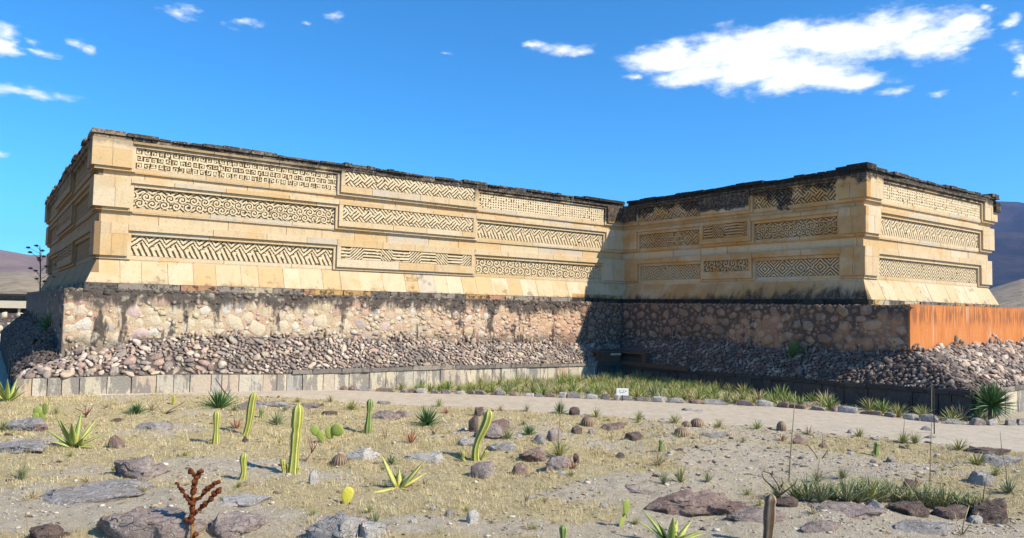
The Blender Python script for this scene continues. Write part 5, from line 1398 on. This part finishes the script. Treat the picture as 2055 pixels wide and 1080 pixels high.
# ------------------------------------------------------------------ sign
x, y, z, mp = gp(1249, 806)
sg = empty('sign', (x, y, z), 0, label='small white sign board on a dark post at the edge of the planted bed', cat='sign')
b = MB(); b.box(-.018, .018, .012, .036, -.05, .30); b.build('post', 'dark_post', sg)
w2 = 12 * mp
b = MB(); b.box(-w2, w2, -.012, .012, 12.5 * mp, 26.5 * mp); b.build('board', 'white_board', sg)
b = MB()
for (a0, a1, b0, b1) in ((-6.4, -5.2, 18, 22.5), (-5.2, -2.6, 17.4, 18.4), (-5.2, -3.4, 22, 22.8), (-1.8, .6, 17.2, 19), (-.8, .2, 21.8, 22.6), (1.4, 2.2, 18.2, 21.8), (2.2, 4.6, 17.8, 18.6), (2.2, 4.8, 22, 22.6), (5.6, 7.8, 19.6, 22.0)):
    b.box(a0 * mp, a1 * mp, -.0165, -.0125, b0 * mp, b1 * mp)
b.build('faded_print', 'grey_print', sg)

# ------------------------------------------------------------------ low building far left
lb = empty('low_building', (-36, 50, 0), .18, label='low pale stone building with dark flat roof edge behind the terrace, far left', cat='building')
b = MB(); b.box(-16, 11, 0, 8, -.5, 1.9); b.build('stone_wall', 'wall_stone', lb)
st = pack(27, 2.2, [(.22, 8), (.16, 20), (.11, 40)], seed=77, fill=1.2)
items = [(np.stack([np.array([a, 0, 0]), np.array([0, 0, bb]), np.array([0, .06, 0])], 1), np.array([xx - 16, 0, yy - .3]), a * bb) for (xx, yy, a, bb, ti) in st]
V_, F_ = [], []; n = 0
for (M, p, s_) in items:
    v, f = SB1[random.randrange(6)]; V_.append(v @ M.T + p); F_.append(f + n); n += len(v)
mk('wall_stones', np.concatenate(V_), np.concatenate(F_), 'pale_stone', lb, smooth=True, kind='stuff')
b = MB(); b.box(-16, 11, .5, 8, 1.9, 2.25); b.build('gap', 'dark_post', lb)
for k in range(14):
    b = MB(); b.box(-15.5 + k * 1.95, -15.36 + k * 1.95, .1, .24, 1.9, 2.25); b.build('pier', 'pale_stone', lb)
b = MB(); b.box(-16.2, 11.2, -.1, 8, 2.25, 2.75); b.build('pale_band', 'pale_stone', lb)
b = MB(); b.box(-16.2, 11.2, .3, 8, 2.75, 3.12); b.build('upper_band', 'cap_stone', lb)
b = MB(); b.box(-16.4, 11.4, -.3, 8.2, 3.12, 3.24); b.build('roof_edge', 'dark_post', lb)
# red flower at the left edge
x, y = -17.9, 24.9
rf = empty('red_flower', (x, y, 0), 0, label='dark red flower on a thin stem at the left edge of the picture', cat='flower')
material('red_petal', lambda g: (.20, .008, .012), .6)
b = MB(); b.tube([(0, 0, 0), (.05, 0, 2.2), (0, 0, 3.75)], [.02, .015, .012], 5); b.build('stem', 'twig', rf)
v, f = SB[2]; mk('blossom', v * np.array([.13, .13, .17]) + np.array([0, 0, 3.85]), f, 'red_petal', rf, smooth=True)
# ------------------------------------------------------------------ grass, pebbles
def in_view(x, y): return np.abs(x) < y * .74 + .6
N = 520000
px_ = rng.uniform(-16, 16, N); py_ = 7.6 + rng.random(N) ** 1.15 * 17
cv = cover_fn(px_, py_); patchy = fbm(px_ * 2.5, py_ * 2.5, 3)
ok = in_view(px_, py_) & (py_ < lo_y(px_) - .05) & (rng.random(N) < cv * np.clip((patchy - .25) * 3, .10, 1) + .02)
px_, py_ = px_[ok], py_[ok]; n = len(px_)
pz = height(px_, py_)
Ln = rng.uniform(.018, .06, n) * np.clip(.4 + 1.7 * fbm(px_ * 1.1 + 9, py_ * 1.1, 2), .5, 2.0); a = rng.uniform(0, 2 * np.pi, n); le = rng.uniform(.2, 1.2, n); w = rng.uniform(.0016, .0035, n) * np.clip(py_ / 9, 1, 2)
dx, dy = np.cos(a), np.sin(a)
V0 = np.stack([px_ - dy * w, py_ + dx * w, pz - .005], 1); V1 = np.stack([px_ + dy * w, py_ - dx * w, pz - .005], 1)
V2 = np.stack([px_ + dx * Ln * np.sin(le), py_ + dy * Ln * np.sin(le), pz + Ln * np.cos(le)], 1)
vv = np.stack([V0, V1, V2], 1).reshape(-1, 3)
mk('dry_grass', vv, np.arange(3 * n).reshape(-1, 3), 'straw', kind='stuff')
# taller dry grass clumps
nc = 900; cx = rng.uniform(-13, 14, nc * 4); cy = 8 + rng.random(nc * 4) ** 1.1 * 13
ok = in_view(cx, cy) & (cy < lo_y(cx) - .3) & (rng.random(nc * 4) < cover_fn(cx, cy) * .8); cx, cy = cx[ok][:nc], cy[ok][:nc]
m_ = 26; n = len(cx) * m_
sx = np.repeat(cx, m_) + rng.normal(0, .05, n); sy = np.repeat(cy, m_) + rng.normal(0, .05, n); sz = height(sx, sy)
Ln = rng.uniform(.05, .15, n); a = rng.uniform(0, 2 * np.pi, n); le = rng.uniform(.05, 1.1, n); w = rng.uniform(.002, .004, n) * np.clip(sy / 11, 1, 2)
dx, dy = np.cos(a), np.sin(a)
vv = np.stack([np.stack([sx - dy * w, sy + dx * w, sz - .01], 1), np.stack([sx + dy * w, sy - dx * w, sz - .01], 1), np.stack([sx + dx * Ln * np.sin(le), sy + dy * Ln * np.sin(le), sz + Ln * np.cos(le)], 1)], 1).reshape(-1, 3)
mk('dry_grass', vv, np.arange(3 * n).reshape(-1, 3), 'straw', kind='stuff')
# undergrowth in the planted bed
nb = 30000; bx = rng.uniform(-6.5, 15.3, nb); byy = rng.uniform(19, 33.5, nb)
s_, gd = ledge_s_g(bx, byy)
ok = (byy > cu_y(bx) + .1) & (gd > .1) & (s_ < LA - LO - .1) & (bx > cu[0, 0] - .1) & (rng.random(nb) < np.clip(1.25 - (bx - 5) * .09, .25, 1))
bx, byy = bx[ok], byy[ok]; n = len(bx); bz = height(bx, byy)
Ln = rng.uniform(.06, .20, n); a = rng.uniform(0, 2 * np.pi, n); le = rng.uniform(.05, .9, n); w = rng.uniform(.008, .016, n); dx, dy = np.cos(a), np.sin(a)
vv = np.stack([np.stack([bx - dy * w, byy + dx * w, bz - .01], 1), np.stack([bx + dy * w, byy - dx * w, bz - .01], 1), np.stack([bx + dx * Ln * np.sin(le), byy + dy * Ln * np.sin(le), bz + Ln * np.cos(le)], 1)], 1).reshape(-1, 3)
mk('undergrowth', vv, np.arange(3 * n).reshape(-1, 3), 'tuft_leaf', kind='stuff')
# loose fist-sized stones and little dry tufts, each its own thing
r = random.Random(23); cnt = 0
SM = {}
for mt in ('rock_grey', 'rock_pale', 'rock_dark', 'rock_purple'):
    for q in range(3):
        v, f = stone_base(2, 700 + q, boxy=.7, cuts=9, rough=.15, cutlo=.45); me = bpy.data.meshes.new('loose_stone'); me.from_pydata([tuple(a) for a in v], [], [tuple(a) for a in f]); me.update()
        me.materials.append(MATS[mt]); SM[(mt, q)] = me
NMS = {'rock_grey': 'grey', 'rock_pale': 'whitish', 'rock_dark': 'dark brown', 'rock_purple': 'purplish'}
while cnt < 190:
    u_ = r.random()
    if u_ < .35: px, py = r.uniform(1250, 2050), r.uniform(860, 960)      # stony strip at the right
    elif u_ < .55:
        px = r.uniform(20, 2040); q = g0(px, 830); py = None
    else: px, py = r.uniform(10, 2050), r.uniform(840, 1070)
    if py is None:
        x = r.uniform(-12, 12); y = lo_y(x) + r.uniform(-.5, .12)
        if abs(x) > y * .7: continue
        z = H(x, y)
    else: x, y, z, mp = gp(px, py)
    if y > lo_y(x) + .15: continue
    mt = r.choices(list(NMS), [.34, .28, .2, .18])[0]; s_ = r.uniform(.022, .06) * (1 if y > 11 else .75)
    fr = 'near the path' if y > 15 else 'in the near foreground' if y < 11 else 'in mid ground'; sd_ = 'left' if x < -3 else 'right' if x > 3 else 'centre'
    inst('loose_stone', SM[(mt, r.randrange(3))], None, (x, y, z + s_ * .15), (r.uniform(-.2, .2), r.uniform(-.2, .2), r.uniform(0, 6.3)), (s_ * r.uniform(1, 1.9), s_ * r.uniform(.9, 1.3), s_ * r.uniform(.5, .9)),
         label='small %s stone loose on the dry ground %s, %s' % (NMS[mt], fr, sd_), cat='stone', group='small %s loose stones %s, %s' % (NMS[mt], fr, sd_)); cnt += 1
cnt = 0
while cnt < 70:
    px, py = r.uniform(10, 2050), r.uniform(835, 1065); x, y, z, mp = gp(px, py)
    if y > lo_y(x) - .2: continue
    k = r.choices(['dry', 'olive', 'grasso', 'blue'], [.4, .25, .25, .1])[0]; s_ = r.uniform(.07, .17)
    fr = 'near the path' if y > 15 else 'in the near foreground' if y < 11 else 'in mid ground'; sd_ = 'left' if x < -3 else 'right' if x > 3 else 'centre'; nm = {'dry': 'dry straw', 'olive': 'olive', 'grasso': 'fine olive', 'blue': 'grey-green'}[k]
    inst('small_tuft', ROS[k][r.randrange(3)], None, (x, y, z - .01), (0, 0, r.uniform(0, 6.3)), (s_ * 1.2, s_ * 1.2, s_), label='tiny %s tuft on open ground %s, %s' % (nm, fr, sd_), cat='plant', group='tiny %s tufts %s, %s' % (nm, fr, sd_)); cnt += 1
# dead leaves and twigs lying about
nl = 9000; lx = rng.uniform(-13, 14, nl); ly = 8 + rng.random(nl) ** 1.1 * 13.5
ok = in_view(lx, ly) & (ly < lo_y(lx) + .3) & (rng.random(nl) < .15 + .85 * (fbm(lx * 1.2 + 31, ly * 1.2, 4) > .55)); lx, ly = lx[ok], ly[ok]; n = len(lx); lz = height(lx, ly)
a = rng.uniform(0, 2 * np.pi, n); L1 = rng.uniform(.015, .07, n); w = rng.uniform(.002, .007, n); dx, dy = np.cos(a), np.sin(a); up_ = rng.uniform(.004, .03, n)
vv = np.stack([np.stack([lx - dx * L1, ly - dy * L1, lz + .004], 1), np.stack([lx - dy * w, ly + dx * w, lz + up_], 1), np.stack([lx + dx * L1, ly + dy * L1, lz + up_ * .6], 1), np.stack([lx + dy * w, ly - dx * w, lz + .003], 1)], 1).reshape(-1, 3)
material('litter', lambda g: g.ramp(g.rnd(), [(0, (.16, .09, .05)), (.3, (.30, .18, .09)), (.6, (.09, .06, .045)), (.8, (.42, .31, .19)), (1, (.22, .12, .07))]))
mk('leaf_litter', vv, np.arange(4 * n).reshape(-1, 4), 'litter', kind='stuff')
# pebbles
Np = 24000; qx = rng.uniform(-14, 15, Np * 2); qy = 8 + rng.random(Np * 2) * 14
bare = 1 - cover_fn(qx, qy)
ok = in_view(qx, qy) & (qy < lo_y(qx) + .9) & (rng.random(Np * 2) < .10 + .55 * bare * fbm(qx * 1.6, qy * 1.6, 2) ** 1.3); qx, qy = qx[ok], qy[ok]
V_, F_ = [], []; n = 0
PB = [stone_base(1, 500 + k, boxy=.8, cuts=5, rough=.1, cutlo=.5) for k in range(4)]
for x, y in zip(qx, qy):
    v, f = PB[rng.integers(0, 4)]; s_ = rng.uniform(.006, .018) * (2.4 if rng.random() < .07 else 1.0) * (1 if y > 10 else .8)
    V_.append(v * np.array([s_ * rng.uniform(1, 1.8), s_ * rng.uniform(.9, 1.3), s_ * .7]) + np.array([x, y, H(x, y) + s_ * .3])); F_.append(f + n); n += len(v)
mk('pebbles', np.concatenate(V_), np.concatenate(F_), 'pebble', kind='stuff')

# ------------------------------------------------------------------ air
hz = bpy.data.materials.new('haze_air'); hz.use_nodes = True
hn = hz.node_tree.nodes; hn.clear()
ho = hn.new('ShaderNodeOutputMaterial'); hv = hn.new('ShaderNodeVolumePrincipled')
hv.inputs['Color'].default_value = (.36, .52, 1.0, 1); hv.inputs['Density'].default_value = .00009; hv.inputs['Anisotropy'].default_value = .2
hz.node_tree.links.new(hv.outputs[0], ho.inputs['Volume'])
b = MB(); b.box(-7000, 7000, -4000, 7000, -12, 640)
b.build('haze', hz, kind='stuff')
